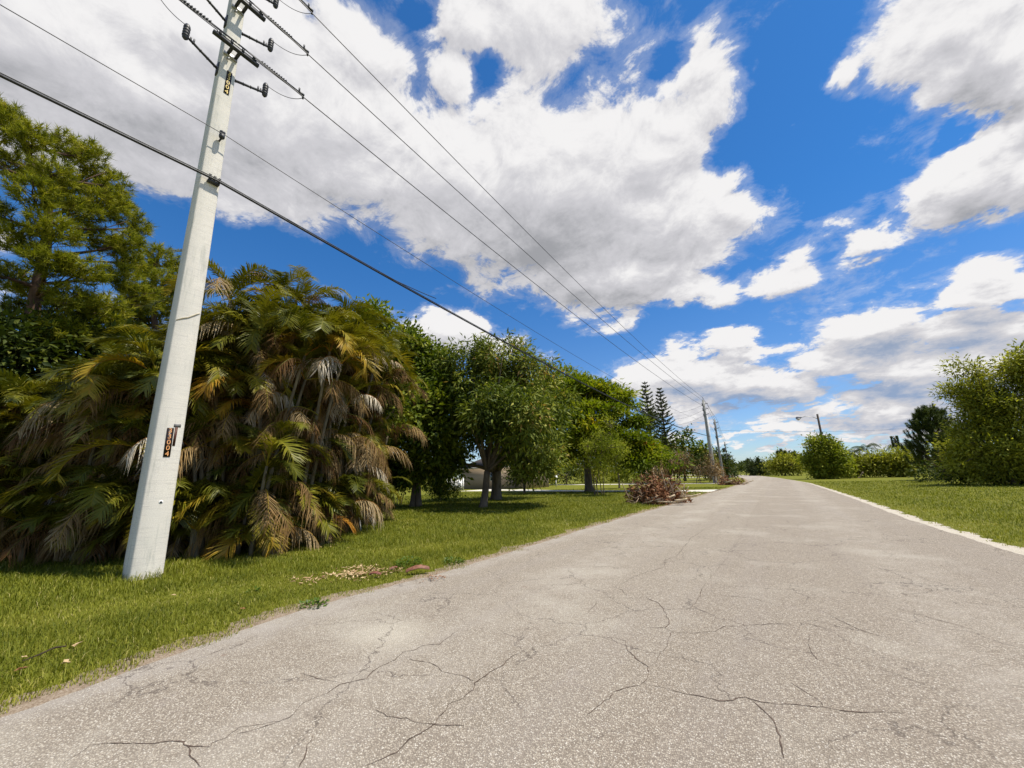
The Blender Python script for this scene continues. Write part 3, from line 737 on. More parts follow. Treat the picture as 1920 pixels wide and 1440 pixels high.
# ------------------------------------------------------------------ overhead wires
def wire(name, pts, r, mat, label, cat='wire', group='overhead power lines', parts=None):
    mb = MB(); mb.tube(pts, r, 5, cap=False)
    return tag(mb.build(name, mat), label, cat, group)
def span(spans, n=40):
    out = []
    for A_, B_, s in spans:
        p = sag_pts(A_, B_, s, n); out.append(p if not out else p[1:])
    return np.concatenate(out)
BACK = -62.0
for z, z2, nm in ((PH[2], 11.42, 'highest bare power line, running from the top of the nearest pole'), (PH[1], 10.55, 'middle bare power line between two others in front of the big cloud'), (PH[0], 9.85, 'lowest of the three bare power lines along the pole row')):
    farx = P2[0]+(0.45 if z2 < 11 else 0.0)
    wire('power_line', span([((WIRE_X, BACK, z+0.1), (WIRE_X, PY, z), 0.55), ((WIRE_X, PY, z), (farx, P2[1], z2), 0.75), ((farx, P2[1], z2), (P3[0]+0.3, P3[1], T3-(11.42-z2)), 0.1), ((P3[0]+0.3, P3[1], T3-(11.42-z2)), (P4[0]+0.3, P4[1], T4-(11.42-z2)*0.7), 0.4)]), 0.015, ALU, nm)
nx = PX+face(9.5)[0]+0.17
wire('neutral_wire', span([((nx, BACK, 9.6), (nx, PY+0.03, 9.5), 0.5), ((nx, PY+0.03, 9.5), (P2[0]+0.28, P2[1], 7.9), 0.9), ((P2[0]+0.28, P2[1], 7.9), (P3[0]+0.3, P3[1], T3-3.2), 0.15)]), 0.009, ALU, 'thin wire tied to the spool on the nearest pole, below the three power lines', 'wire')
cx_ = PX+face(8.26)[0]+0.10
cable = empty('telephone_cable', (cx_, PY, 8.30), 'thick black telephone cable clamped to the nearest pole, lowest of all', 'cable', 'overhead power lines')
c0 = np.array([cx_, PY, 8.30])
cp = span([((cx_, BACK, 8.3), (cx_, PY, 8.30), 0.6), ((cx_, PY, 8.30), (P2[0]+0.25, P2[1], 6.1), 0.95)])
mb = MB(); mb.tube(cp-c0, 0.026, 6, cap=False); mb.build('main_cable', BLACK_RUBBER, cable)
mb = MB(); mb.tube(cp-c0+np.array([0.02, 0, 0.035]), 0.011, 5, cap=False); mb.build('messenger_strand', BLACK_RUBBER, cable)
lp = sag_pts((cx_+0.03, 4.2, 8.21), (cx_+0.12, 9.5, 8.00), 0.14, 14)
mb = MB(); mb.tube(lp-c0, 0.013, 5); mb.build('slack_loop', BLACK_RUBBER, cable)
for k, (z0, py_) in enumerate(((10.55, 766.5), (9.85, 779), (9.1, 790))):
    e = at(1235, py_+2, 90)
    wire('branch_wire', sag_pts((P2[0]-0.2, P2[1], z0-0.15), e, 0.9, 20), 0.013, ALU, ['top', 'middle', 'lowest'][k]+' of three wires branching left from the vine covered pole', 'wire', 'wires branching off to the left')
wire('cross_wire', sag_pts((P2[0], P2[1], 7.0), (30, 108, 9.0), 0.8, 24), 0.012, ALU, 'faint wire crossing the road from the vine covered pole to the right', 'wire', 'wires branching off to the left')

# ------------------------------------------------------------------ street lamp
DL = 80.0
lb = at(1556, 893, DL); lb[2] = 0; ltop = at(1532.3, 776.5, DL)
lamp = empty('street_lamp', lb, 'leaning dark wooden pole with a street lamp arm, rising from behind the round bush', 'street lamp')
mb = MB(); mb.tube([(0, 0, -0.2), ltop-lb], [0.19, 0.14], 10); mb.build('pole', plain('dark_timber', (0.045, 0.035, 0.03), 0.8, 0.2), lamp)
arm = [at(1532, 784.8, DL), at(1523, 781.5, DL-0.3), at(1511, 780.6, DL-0.6), at(1502, 782.8, DL-0.8)]
mb = MB(); mb.tube(np.array(arm)-lb, 0.045, 6); mb.build('arm', GALV, lamp)
h0 = at(1503, 782.6, DL-0.8)-lb; h1 = at(1492, 784.2, DL-1.0)-lb
mb = MB(); mb.tube([h0, h0*0.7+h1*0.3, h1*0.8+h0*0.2, h1], [0.08, 0.20, 0.26, 0.10], 10); mb.build('lamp_head', plain('lamp_grey', (0.20, 0.20, 0.22), 0.5, 0.4), lamp)
mb = MB(); c = h1*0.62+h0*0.38
mb.tube([c+[0, 0, -0.12], c+[0, 0, -0.28], c+[0, 0, -0.40]], [0.27, 0.24, 0.10], 12); mb.build('lens', plain('lamp_lens', (0.75, 0.68, 0.62), 0.25, 0.5), lamp)

# ------------------------------------------------------------------ house, fence, post
HS = plain('beige_stucco', (0.40, 0.31, 0.23), 0.9, 0.1, var=0.08, scale=30)
ROOF = plain('brown_shingle', (0.085, 0.07, 0.06), 0.9, 0.1, var=0.3, scale=12)
hb = np.array([-33.0, 44.5, 0])
house = empty('house', hb, 'beige stucco house half hidden behind the mango tree trunks', 'house')
mb = MB(); mb.box((0, 3.0, 1.45), (11.0, 6.0, 2.9)); mb.build('wall', HS, house)
mb = MB(); v = [(-6, -0.6, 2.92), (6, -0.6, 2.92), (6, 6.6, 2.92), (-6, 6.6, 2.92), (-3.2, 3, 4.6), (3.2, 3, 4.6)]
mb.add(v, [(1, 2, 5), (3, 0, 4)], [(0, 1, 5, 4), (2, 3, 4, 5), (0, 3, 2, 1)]); mb.build('roof', ROOF, house)
mb = MB(); mb.box((0, -0.625, 2.86), (12.0, 0.04, 0.2)); mb.build('fascia', plain('fascia_paint', (0.5, 0.45, 0.38), 0.7), house)
mb = MB(); mb.box((3.6, -0.02, 1.1), (1.0, 0.05, 2.1)); mb.build('door', plain('door_paint', (0.30, 0.24, 0.18), 0.6), house)
mb = MB(); mb.box((0.4, -0.02, 1.6), (1.6, 0.05, 1.1)); wd = mb.build('window', plain('window_frame_white', (0.7, 0.7, 0.68), 0.5), house)
mb = MB(); mb.box((0.4, -0.05, 1.6), (1.44, 0.02, 0.95)); mb.build('pane', plain('dark_glass', (0.03, 0.04, 0.05), 0.1, 0.6, var=0.0), wd)
fa, fb = gp(838, 921), gp(868, 919.5)
fence = empty('fence', fa, 'low white panel fence standing beside the beige house', 'fence')
fd = fb-fa; L = np.linalg.norm(fd); e1 = fd/L; e2 = np.array([-e1[1], e1[0], 0])
mb = MB(); WH = plain('white_paint', (0.80, 0.79, 0.76), 0.6, 0.3, var=0.05)
mb.box(fd/2+[0, 0, 0.72], (L, 0.05, 1.25), (e1, e2, (0, 0, 1))); mb.build('panel', WH, fence)
for k in range(5):
    mb = MB(); mb.box(fd*k/4+[0, 0, 0.78]-e2*0.06, (0.14, 0.14, 1.56), (e1, e2, (0, 0, 1))); mb.box(fd*k/4+[0, 0, 1.59]-e2*0.06, (0.18, 0.18, 0.06), (e1, e2, (0, 0, 1))); mb.build('post', WH, fence)
sb = gp(1043, 913); mbx = empty('mailbox', sb, 'tiny white mailbox on a post far across the lawn', 'mailbox')
mb = MB(); mb.box((0, 0, 0.6), (0.1, 0.1, 1.2)); mb.build('post', WH, mbx)
mb = MB(); mb.box((0, 0, 1.3), (0.32, 0.5, 0.2)); mb.tube([(0, -0.25, 1.4), (0, 0.25, 1.4)], 0.16, 10); mb.build('box', WH, mbx)
sgn = at(1381.5, 893, 120); sgn[2] = 0
sg = empty('road_sign', sgn, 'small dark sign on a post where the road bends away', 'sign')
mb = MB(); mb.tube([(0, 0, 0), (0, 0, 2.2)], 0.05, 6); mb.build('post', DARK_METAL, sg)
mb = MB(); mb.box((0, 0, 2.3), (0.75, 0.03, 0.75)); mb.build('panel', DARK_METAL, sg)

# ------------------------------------------------------------------ plants: shared builders
LEAF_V = [(0, 0, 0), (0.30, 0.5, 0.10), (1.0, 0, -0.12), (0.30, -0.5, 0.10), (0.62, 0.40, 0.03), (0.62, -0.40, 0.03)]
LEAF_F3 = [(4, 2, 5)]
LEAF_F4 = [(0, 3, 5, 4), ]
# a folded leaf: two halves along the midrib
LV = [(0, 0, 0), (0.36, 0.5, 0.16), (1.0, 0, -0.10), (0.36, -0.5, 0.16)]
LF = [(0, 3, 2), (0, 2, 1)]

def leaves(mb, pos, axis, nrm, L, W, a):
    X = norm(axis)
    Y = norm(np.cross(nrm, X)); Z = np.cross(X, Y)
    n = len(pos)
    L = np.broadcast_to(L, (n,)); W = np.broadcast_to(W, (n,))
    tv = np.array(LV)
    P = pos[:, None, :] + (L[:, None]*tv[None, :, 0])[..., None]*X[:, None] + (W[:, None]*tv[None, :, 1])[..., None]*Y[:, None] + (W[:, None]*tv[None, :, 2])[..., None]*Z[:, None]
    off = (np.arange(n)*4)[:, None, None]
    mb.add(P.reshape(-1, 3), (np.array(LF)[None]+off).reshape(-1, 3), None, np.repeat(a, 4))

def rand_dir(r, n):
    v = r.normal(size=(n, 3)); return norm(v)

def shell_points(r, blobs, n, inner=0.45):
    """points in a union of ellipsoids, crowded to the outside of the union; returns points and outward directions"""
    C = np.array([b[0] for b in blobs]); S = np.array([b[1] for b in blobs])
    w = (S[:, 0]*S[:, 1]*S[:, 2])**(2/3.); w = w/w.sum()
    P, O = [], []
    while len(P) < n:
        m = n*2
        k = r.choice(len(blobs), m, p=w)
        d = rand_dir(r, m)
        rad = 1-(1-inner)*r.random(m)**1.7
        p = C[k]+S[k]*d*rad[:, None]
        q = ((p[:, None, :]-C[None])/S[None]); dist = np.sqrt((q**2).sum(-1))
        dist[np.arange(m), k] = 9
        keep = (dist.min(1) > 0.62) | (r.random(m) < 0.12)
        P += list(p[keep]); O += list(norm(d/S[k])[keep])
    return np.array(P[:n]), np.array(O[:n])

def blobs_px(spec, D):
    out = []
    for sp in spec:
        px, py, rx, ry = sp[:4]; dd = sp[4] if len(sp) > 4 else 0.0
        c = at(px, py, D+dd); k = pxm(px, py, D+dd)
        off = math.atan(abs(px-960)/F)                        # wide lens stretches things near the edge of the frame
        out.append((c, np.array([rx*k*math.cos(off), rx*k*math.cos(off), ry*k])))
    return out

def curve_pts(a, b, bend, n=7):
    t = np.linspace(0, 1, n)[:, None]
    m = (np.asarray(a)+np.asarray(b))/2+bend
    return a*(1-t)**2+2*m*t*(1-t)+b*t**2

def make_tree(name, label, cat, base, blobs, mat, seed, nsprig=500, nleaf=26, L=0.22, W=0.09, spread=0.34, droop=0.25, trunk_r=0.2, fork=0.3, lean=(0, 0), nlimb=9, bark_m=None, stems=1, stem_gap=0.3, group=None, inner=0.45, flat=1.0, flowers=0, dark_in=True, zmin=0.15, updir=0.6, tuft=None, tuft_n=9):
    r = np.random.default_rng(seed)
    root = empty(name, base, label, cat, group)
    base = np.asarray(base, float)
    nt = max(10, nsprig//tuft_n); rt = tuft or L*2.4
    grow = 0.75*rt+0.45*spread
    blobs = [(c_, np.maximum(s_-grow*np.array([1, 1, 0.85]), s_*0.42)) for c_, s_ in blobs]
    TC, TO = shell_points(r, blobs, nt, inner)
    ti = r.integers(0, nt, nsprig)
    ts = r.uniform(0.6, 1.3, nt)
    O = norm(rand_dir(r, nsprig)*0.9+TO[ti]*0.55+np.array([0, 0, 0.45]))
    P = TC[ti]+O*(rt*ts[ti]*r.random(nsprig)**0.4)[:, None]*np.array([1, 1, 0.7])
    tt = np.clip(r.normal(0, 0.15, nt), -0.3, 0.32)[ti]
    keep = P[:, 2] > zmin
    P, O, tt = P[keep], O[keep], tt[keep]
    top = P[:, 2].max()
    # --- leaves in sprigs
    n = len(P)
    k = np.repeat(np.arange(n), nleaf)
    off = r.normal(size=(n*nleaf, 3))*spread; off[:, 2] *= flat
    pos = P[k]+off
    axis = O[k]*0.55+rand_dir(r, n*nleaf)*0.9+off/spread*0.35; axis[:, 2] -= droop
    nr = rand_dir(r, n*nleaf)*0.65+O[k]*0.45; nr[:, 2] += updir
    tone = np.clip(r.normal(0.42, 0.11, n)+tt, 0, 1)
    young = r.random(n) < 0.10
    tone[young] += 0.28
    a = np.clip(tone[k]+r.normal(0, 0.10, n*nleaf), 0, 1)
    hi = pos[:, 2] > zmin*0.5
    s = r.uniform(0.65, 1.2, n*nleaf)
    mb = MB(); leaves(mb, (pos-base)[hi], axis[hi], nr[hi], (L*s)[hi], (W*s)[hi], a[hi])
    crown = mb.build('crown', mat, root)
    if flowers:
        w = np.maximum(O[:, 2]+0.3, 0.01)
        for i in r.choice(n, flowers, replace=False, p=w/w.sum()):
            m = int(r.integers(8, 22))
            mb = MB(); leaves(mb, P[i]+O[i]*0.35+r.normal(size=(m, 3))*0.15-base, rand_dir(r, m), rand_dir(r, m), 0.17, 0.13, r.random(m)); mb.build('blossom', FLOWER, root)
    # --- trunk and limbs
    bm_ = bark_m or BARK_GREY
    cen = P.mean(0)
    sm = [MB() for _ in range(stems)]
    forks = []
    for s_ in range(stems):
        b0 = np.zeros(3) if stems == 1 else np.array([r.normal(0, stem_gap), r.normal(0, stem_gap), 0])
        fz = top*fork*(1 if stems == 1 else r.uniform(0.8, 1.2))
        f0 = b0+np.array([lean[0]*fz, lean[1]*fz, fz]) + (np.array([r.normal(0, 0.25), r.normal(0, 0.25), 0]) if stems > 1 else 0)
        rr = trunk_r*(1 if stems == 1 else r.uniform(0.6, 1.1))
        pts = curve_pts(b0-[0, 0, 0.15], f0, np.array([r.normal(0, 0.06), r.normal(0, 0.06), 0]), 8)
        rad = rr*np.array([1.5, 1.15, 1.0, 0.95, 0.92, 0.9, 0.88, 0.86])
        sm[s_].tube(pts, rad, 9)
        forks.append((f0, rr*0.8))
    Pl = P-base
    limbs = []
    tgt = []
    cand = r.permutation(len(Pl))
    for c in cand:                                           # well separated limb tips
        if all(np.linalg.norm(Pl[c]-Pl[t]) > 0.16*top for t in tgt): tgt.append(c)
        if len(tgt) >= nlimb*stems: break
    for t in tgt:
        w_ = int(np.argmin([np.linalg.norm(q[0]-Pl[t]) for q in forks])); f0, rr = forks[w_]
        e = f0+(Pl[t]-f0)*0.92
        pts = curve_pts(f0-[0, 0, rr*0.4], e, np.array([r.normal(0, 0.3), r.normal(0, 0.3), 0.12*np.linalg.norm(e-f0)]), 9)
        sm[w_].tube(pts, np.linspace(rr*0.62, 0.018, 9), 6)
        limbs.append((pts, w_))
    if limbs:
        LP = np.concatenate([l[0][2:] for l in limbs]); LW = np.concatenate([[l[1]]*len(l[0][2:]) for l in limbs])
        for c in cand[:min(len(cand), 160)]:
            d = np.linalg.norm(LP-Pl[c], axis=1); j = d.argmin()
            if d[j] < 0.3*top: sm[LW[j]].tube(curve_pts(LP[j], Pl[c], r.normal(size=3)*0.08, 4), [0.026, 0.02, 0.014, 0.008], 4, cap=False)
    for q in sm: q.build('trunk' if stems == 1 else 'stem', bm_, root, smooth=True)
    return root

# ------------------------------------------------------------------ areca palms
FROOT = np.zeros(3)
def frond(mb, mbr, base, az, e0, e1, L, lw, n, r, tone, hang=0.35, vee=0.55, twist=0.0, dead=False):
    """one pinnate frond: arching rachis (mbr) and leaflets (mb)"""
    N = 22
    s = np.linspace(0, 1, N)
    el = e0+(e1-e0)*s**1.35
    az_ = az+twist*s**2
    d = np.stack([np.cos(el)*np.cos(az_), np.cos(el)*np.sin(az_), np.sin(el)], -1)
    pts = base+np.concatenate([[[0, 0, 0]], np.cumsum(d[:-1]*(L/(N-1)), 0)])
    W_ = pts+FROOT
    if ((W_[:, 0] > -10.6) & (W_[:, 1] > 1.3) & (W_[:, 1] < 4.1)).any() and FROOT[1] < 9 and FROOT[0] > -30 and FROOT[0] < 0: return
    mbr.tube(pts, np.linspace(0.017, 0.004, N), 4, cap=False, a=np.full(N*4, min(1, tone+0.25)))
    si = np.linspace(0.20, 0.995, n)
    p = np.stack([np.interp(si, s, pts[:, i]) for i in range(3)], -1)
    t = norm(np.stack([np.interp(si, s, d[:, i]) for i in range(3)], -1))
    side = norm(np.cross(t, [0, 0, 1.0])+1e-6)
    upn = np.cross(side, t)
    ll = lw*np.clip(np.sin(np.pi*np.clip((si-0.08)/0.98, 0, 1))**0.55, 0.25, 1)
    for sg in (-1, 1):
        jl = ll*r.uniform(0.85, 1.1, n)
        dd = norm(side*sg*0.95+t*(0.55+0.5*si)[:, None]+upn*(vee*r.uniform(0.6, 1.3, n))[:, None]+r.normal(size=(n, 3))*(0.20 if dead else 0.06))
        w = np.full(n, 0.033)*(0.7 if dead else 1.0)*r.uniform(0.8, 1.2, n)
        b0 = p-t*w[:, None]*0.5; b1 = p+t*w[:, None]*0.5
        g1 = np.zeros((n, 3)); g1[:, 2] = -hang*jl*0.30*r.uniform(0.5, 1.5, n)
        m = p+dd*(jl*0.55)[:, None]+g1
        m0 = m-t*w[:, None]*0.55; m1 = m+t*w[:, None]*0.55
        g2 = np.zeros((n, 3)); g2[:, 2] = -hang*jl*1.0*r.uniform(0.6, 1.4, n)
        tip = p+dd*jl[:, None]+g2
        V = np.stack([b0, b1, m1, m0, tip], 1).reshape(-1, 3)
        o = np.arange(n)*5
        aa = np.clip(tone+r.normal(0, 0.05, n), 0, 1)
        av = np.stack([aa, aa, aa, aa, np.clip(aa+0.10, 0, 1)], 1).ravel()
        mb.add(V, np.stack([o+3, o+2, o+4], -1), np.stack([o, o+1, o+2, o+3], -1), av)

def palm_clump(base, top, nst, spread, seed, label, dead_frac=0.25, nfr=9, Lr=(1.3, 2.15), low=0.15, browning=0.5, tall=0.35):
    global FROOT
    r = np.random.default_rng(seed)
    FROOT = np.asarray(base, float)
    root = empty('palm_clump', base, label, 'palm', 'overgrown palms behind the nearest pole')
    g, gd, st, rc = MB(), MB(), MB(), MB()
    for k in range(int(nst*1.95)):
        ang = r.uniform(0, 2*math.pi); q = spread*math.sqrt(r.random())
        b = np.array([q*math.cos(ang), q*math.sin(ang), 0])
        wx_, wy_ = base[0]+b[0], base[1]+b[1]
        if wx_ > -11.15 and 0.8 < wy_ < 4.3: continue
        h = max(low, (top-1.35)*((r.random()**0.5 if k > nst*tall else r.uniform(0.84, 1.0)) if k else 1.0)*(1-0.12*q/spread if k else 1))
        if int(nst*0.95) <= k < int(nst*1.6): h = r.uniform(low, 1.0)
        leanv = np.array([math.cos(ang), math.sin(ang), 0])*r.uniform(0.05, 0.22)*h
        tp = b+leanv+[0, 0, h]
        pts = curve_pts(b-[0, 0, 0.1], tp, np.array([0, 0, 0.15*h]), 8)
        st.tube(pts, np.linspace(0.055, 0.035, 8)*r.uniform(0.9, 1.3), 7)
        a0 = r.uniform(0, 6.28)
        for i in range(nfr):
            az = a0+i*2.4+r.normal(0, 0.25)
            u = i/(nfr-1)                                     # 0 youngest (upright), 1 oldest (hanging)
            e0 = R(84-44*u+r.normal(0, 7)); e1 = R(-30-62*u**0.6+r.normal(0, 12))
            L = r.uniform(*Lr)*(0.7 if h < 0.6 else 1.0)
            for _ in range(12):                               # the pole's foot stays clear of fronds
                q_ = np.array(root.location[:2])+tp[:2]+0.75*L*np.array([math.cos(az), math.sin(az)])
                if q_[0] > -10.35 and q_[1] < 3.7: az += 0.5
                else: break
            tone = np.clip(0.15+0.55*u**1.3*browning*2*r.uniform(0.4, 1.15)+r.normal(0, 0.10), 0, 1)
            if u > 0.55 and r.random() < dead_frac*1.6:
                frond(gd, rc, tp, az, R(r.uniform(10, 50)), R(r.uniform(-88, -60)), L, r.uniform(0.38, 0.5), 38, r, np.clip(r.normal(0.42, 0.28), 0, 1), hang=1.0, vee=0.1, dead=True, twist=r.normal(0, 0.5))
            else:
                frond(g, rc, tp, az, e0, e1, L, r.uniform(0.42, 0.58), 46, r, tone, hang=r.uniform(0.2, 0.55), vee=r.uniform(0.25, 0.75), twist=r.normal(0, 0.4))
        for i in range(r.integers(2, 5)):                     # dry skirts against the stem
            if h > 1.0:
                zz = h*r.uniform(0.45, 0.95)
                frond(gd, rc, b+leanv*(zz/h)+[0, 0, zz], (r.uniform(0, 6.28) if root.location[1]+tp[1] > 4 else r.uniform(1.6, 5.0)), R(r.uniform(0, 40)), R(-88), r.uniform(1.0, 1.9), 0.36, 30, r, np.clip(r.normal(0.30, 0.25), 0, 1), hang=1.2, vee=0.0, dead=True)
    st.build('stems', BARK_PALM, root, smooth=True)
    tag(g.build('crown', GREEN_PALM, root), 'green and yellowing fronds')
    tag(gd.build('dead_fronds', DEAD_PALM, root), 'dry beige hanging fronds')
    rc.build('frond_ribs', GREEN_PALM, root)
    return root

def clump_at(px, py, D, ypx, nst, spread, seed, label, **kw):
    b = at(px, py, D); b[2] = 0
    top = at(px, ypx, D)[2]
    return palm_clump(b, top, nst, spread, seed, label, **kw)

clump_at(420, 1050, 11.7, 560, 13, 0.75, 11, 'front palm clump just right of the pole, low orange fronds sweeping the grass', nfr=10, browning=0.62)
clump_at(530, 1025, 12.6, 530, 14, 0.8, 12, 'front palm clump in the middle of the thicket, yellow and brown fronds', nfr=10, browning=0.6)
clump_at(622, 1003, 14.0, 600, 9, 0.5, 13, 'last palm clump of the thicket, drooping brown fronds beside the broad leaved trees', nfr=10, browning=0.55, dead_frac=0.45)
clump_at(455, 1020, 14.4, 522, 16, 0.9, 14, 'tall palm clump with a grey dead crown just right of the pole', browning=0.45, dead_frac=0.3, tall=0.75)
clump_at(575, 1010, 15.5, 512, 17, 0.9, 15, 'tallest palm clump, upright green crown against the blue sky', browning=0.35, dead_frac=0.2, tall=0.75)
clump_at(330, 1055, 13.2, 600, 12, 0.8, 16, 'palm clump directly behind the nearest pole', browning=0.5)
clump_at(215, 1050, 14.2, 655, 13, 0.9, 17, 'palm clump just left of the nearest pole with silvery dry fronds', browning=0.45, dead_frac=0.32)
clump_at(105, 1045, 15.4, 668, 13, 1.0, 18, 'wide palm clump below the pine, olive fronds bending left', browning=0.4, dead_frac=0.2)
clump_at(0, 1035, 17.0, 665, 13, 1.1, 19, 'palm clump at the far left edge in deep shade', browning=0.35)
clump_at(275, 1030, 17.0, 575, 12, 1.0, 20, 'rear palm clump rising between the pine and the pole', browning=0.4, dead_frac=0.35)
clump_at(-110, 1035, 18.0, 650, 10, 1.1, 21, 'palm clump cut by the left edge of the view', browning=0.35)
clump_at(670, 990, 17.0, 620, 8, 0.6, 22, 'slender palm clump with arching tips before the broad leaved trees', browning=0.4, dead_frac=0.4)

# ------------------------------------------------------------------ pines
def needle_tufts(mb, pos, dirs, r, nn=26, L=0.26, W=0.02, fan=1.1, tone=0.45):
    n = len(pos); k = np.repeat(np.arange(n), nn)
    ax = norm(dirs[k]*0.75+rand_dir(r, n*nn)*fan)
    nr = rand_dir(r, n*nn)
    p = pos[k]+dirs[k]*(r.uniform(-0.12, 0.08, n*nn)*L/0.26)[:, None]
    s = r.uniform(0.7, 1.15, n*nn)
    tn = np.clip(r.normal(tone, 0.17, n), 0, 1)
    Y = norm(np.cross(nr, ax))
    V = np.stack([p-Y*W/2, p+Y*W/2, p+ax*(L*s)[:, None]], 1).reshape(-1, 3)
    mb.add(V, np.arange(n*nn*3).reshape(-1, 3), None, np.repeat(np.clip(tn[k]+r.normal(0, 0.12, n*nn), 0, 1), 3))

def pine(base, path, branches, label, seed, r0=0.27, ntuft=58, L=0.29, tw=0.026, nn=24):
    """path: trunk points (world); branches: list of (foliage pad centre, radii)"""
    r = np.random.default_rng(seed)
    root = empty('pine_tree', base, label, 'pine')
    base = np.asarray(base)
    T = np.asarray(path)-base
    mb = MB(); mb.tube(T, np.linspace(r0, 0.06, len(T)), 10)
    tz = T[:, 2]
    mn = MB(); 
    for c, rad in branches:
        c = c-base
        z0 = np.clip(c[2]-0.30*np.hypot(*(c[:2]-T[-1][:2])), tz[1], tz[-1])
        s = np.array([np.interp(z0, tz, T[:, i]) for i in range(3)])
        pts = curve_pts(s, c, np.array([0, 0, -0.08*np.linalg.norm(c-s)])+r.normal(size=3)*0.15, 8)
        mb.tube(pts, np.linspace(0.075, 0.02, 8), 6, cap=False)
        n = int(ntuft*np.prod(rad)**(2/3.)*3.2)+20
        d = rand_dir(r, n)
        P = c+rad*d*(0.25+0.75*r.random(n)[:, None]**0.5)
        dirs = norm(d*0.7+norm(P-s)*0.5+np.array([0, 0, 0.55]))
        needle_tufts(mn, P, dirs, r, nn, L, tw)
        for q in P[:: 9]:
            j = r.integers(3, 8)
            mb.tube(curve_pts(pts[j], q, r.normal(size=3)*0.1, 4), [0.02, 0.015, 0.012, 0.008], 4, cap=False)
    mb.build('trunk', BARK_PINE, root, smooth=True)
    mn.build('crown', GREEN_PINE, root)
    return root

def pine_px(bpx, D, trunk_px, pads, label, seed, **kw):
    b = at(bpx, 930, D); b[2] = 0
    path = [b-[0, 0, 0.2]]+[at(x, y, D) for x, y in trunk_px]
    br = []
    for sp in pads:
        x, y, rx, ry, dd = sp
        k = pxm(x, y, D+dd); offc = math.cos(math.atan(abs(x-960)/F))
        br.append((at(x, y, D+dd), np.array([rx*k*offc, rx*k*offc, ry*k])))
    return pine(b, path, br, label, seed, **kw)

pine_px(20, 23.0, [(35, 760), (52, 640), (66, 560), (85, 470), (92, 400), (70, 330), (45, 270), (25, 225)],
        [(10, 235, 55, 38, 0), (65, 262, 45, 30, -1), (120, 275, 45, 30, 1), (170, 295, 42, 30, 0), (30, 310, 60, 30, 1.5), (100, 325, 55, 26, -1.5), (165, 345, 45, 28, 1), (215, 350, 38, 30, 0), (-20, 400, 60, 34, 0),
         (150, 395, 50, 26, -1), (225, 395, 40, 26, 0.5), (262, 425, 26, 26, 0), (100, 430, 60, 28, -2), (30, 450, 60, 30, -1), (180, 450, 55, 24, 1), (240, 455, 40, 22, -1), (90, 490, 60, 26, -2), (-40, 510, 60, 40, 0),
         (160, 505, 55, 26, -2), (225, 520, 50, 26, 0), (20, 520, 55, 26, 1.5), (130, 560, 50, 28, -1.5), (195, 575, 55, 28, -1), (10, 590, 50, 30, 1), (110, 620, 60, 30, -1), (-60, 300, 60, 60, 1), (210, 625, 45, 26, 0.5), (60, 360, 60, 30, -2), (200, 380, 45, 28, -1), (130, 370, 50, 28, 1), (70, 560, 60, 30, 1), (250, 490, 40, 24, 1), (160, 600, 60, 30, 1), (270, 560, 45, 28, 1), (5, 212, 40, 26, 0.5), (-30, 640, 60, 40, 0)],
        'tall pine with a broad rounded crown at the left edge above the palms', 31)
pine_px(300, 27.0, [(300, 700), (292, 620), (285, 560), (290, 500), (300, 475)],
        [(300, 480, 32, 20, 0), (330, 500, 24, 20, 0), (265, 500, 34, 20, 1), (310, 530, 45, 24, -1), (345, 545, 30, 22, 1), (270, 555, 45, 24, 0), (320, 575, 45, 26, 0), (240, 590, 50, 28, 1), (250, 640, 60, 30, 0), (330, 650, 50, 30, 0), (280, 610, 50, 28, 1), (350, 610, 30, 24, 0)],
        'smaller pine behind the nearest pole, only its right side and top visible', 32, r0=0.2)
def at_g(px, D):
    b = at(px, 900, D); b[2] = 0; return b
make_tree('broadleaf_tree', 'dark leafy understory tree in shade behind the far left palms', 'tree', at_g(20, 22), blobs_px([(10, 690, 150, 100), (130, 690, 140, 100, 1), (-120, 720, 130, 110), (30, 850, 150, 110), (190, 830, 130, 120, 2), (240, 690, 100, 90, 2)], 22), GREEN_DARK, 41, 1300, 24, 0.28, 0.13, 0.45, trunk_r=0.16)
make_tree('broadleaf_tree', 'dark leafy understory tree in shade behind the middle palms', 'tree', at_g(480, 20), blobs_px([(430, 700, 110, 110), (560, 690, 100, 120, 1), (420, 780, 120, 110), (540, 760, 110, 120, 1), (620, 830, 90, 100, 2), (480, 900, 150, 80)], 20), GREEN_DARK, 42, 1000, 24, 0.28, 0.13, 0.45, trunk_r=0.16)

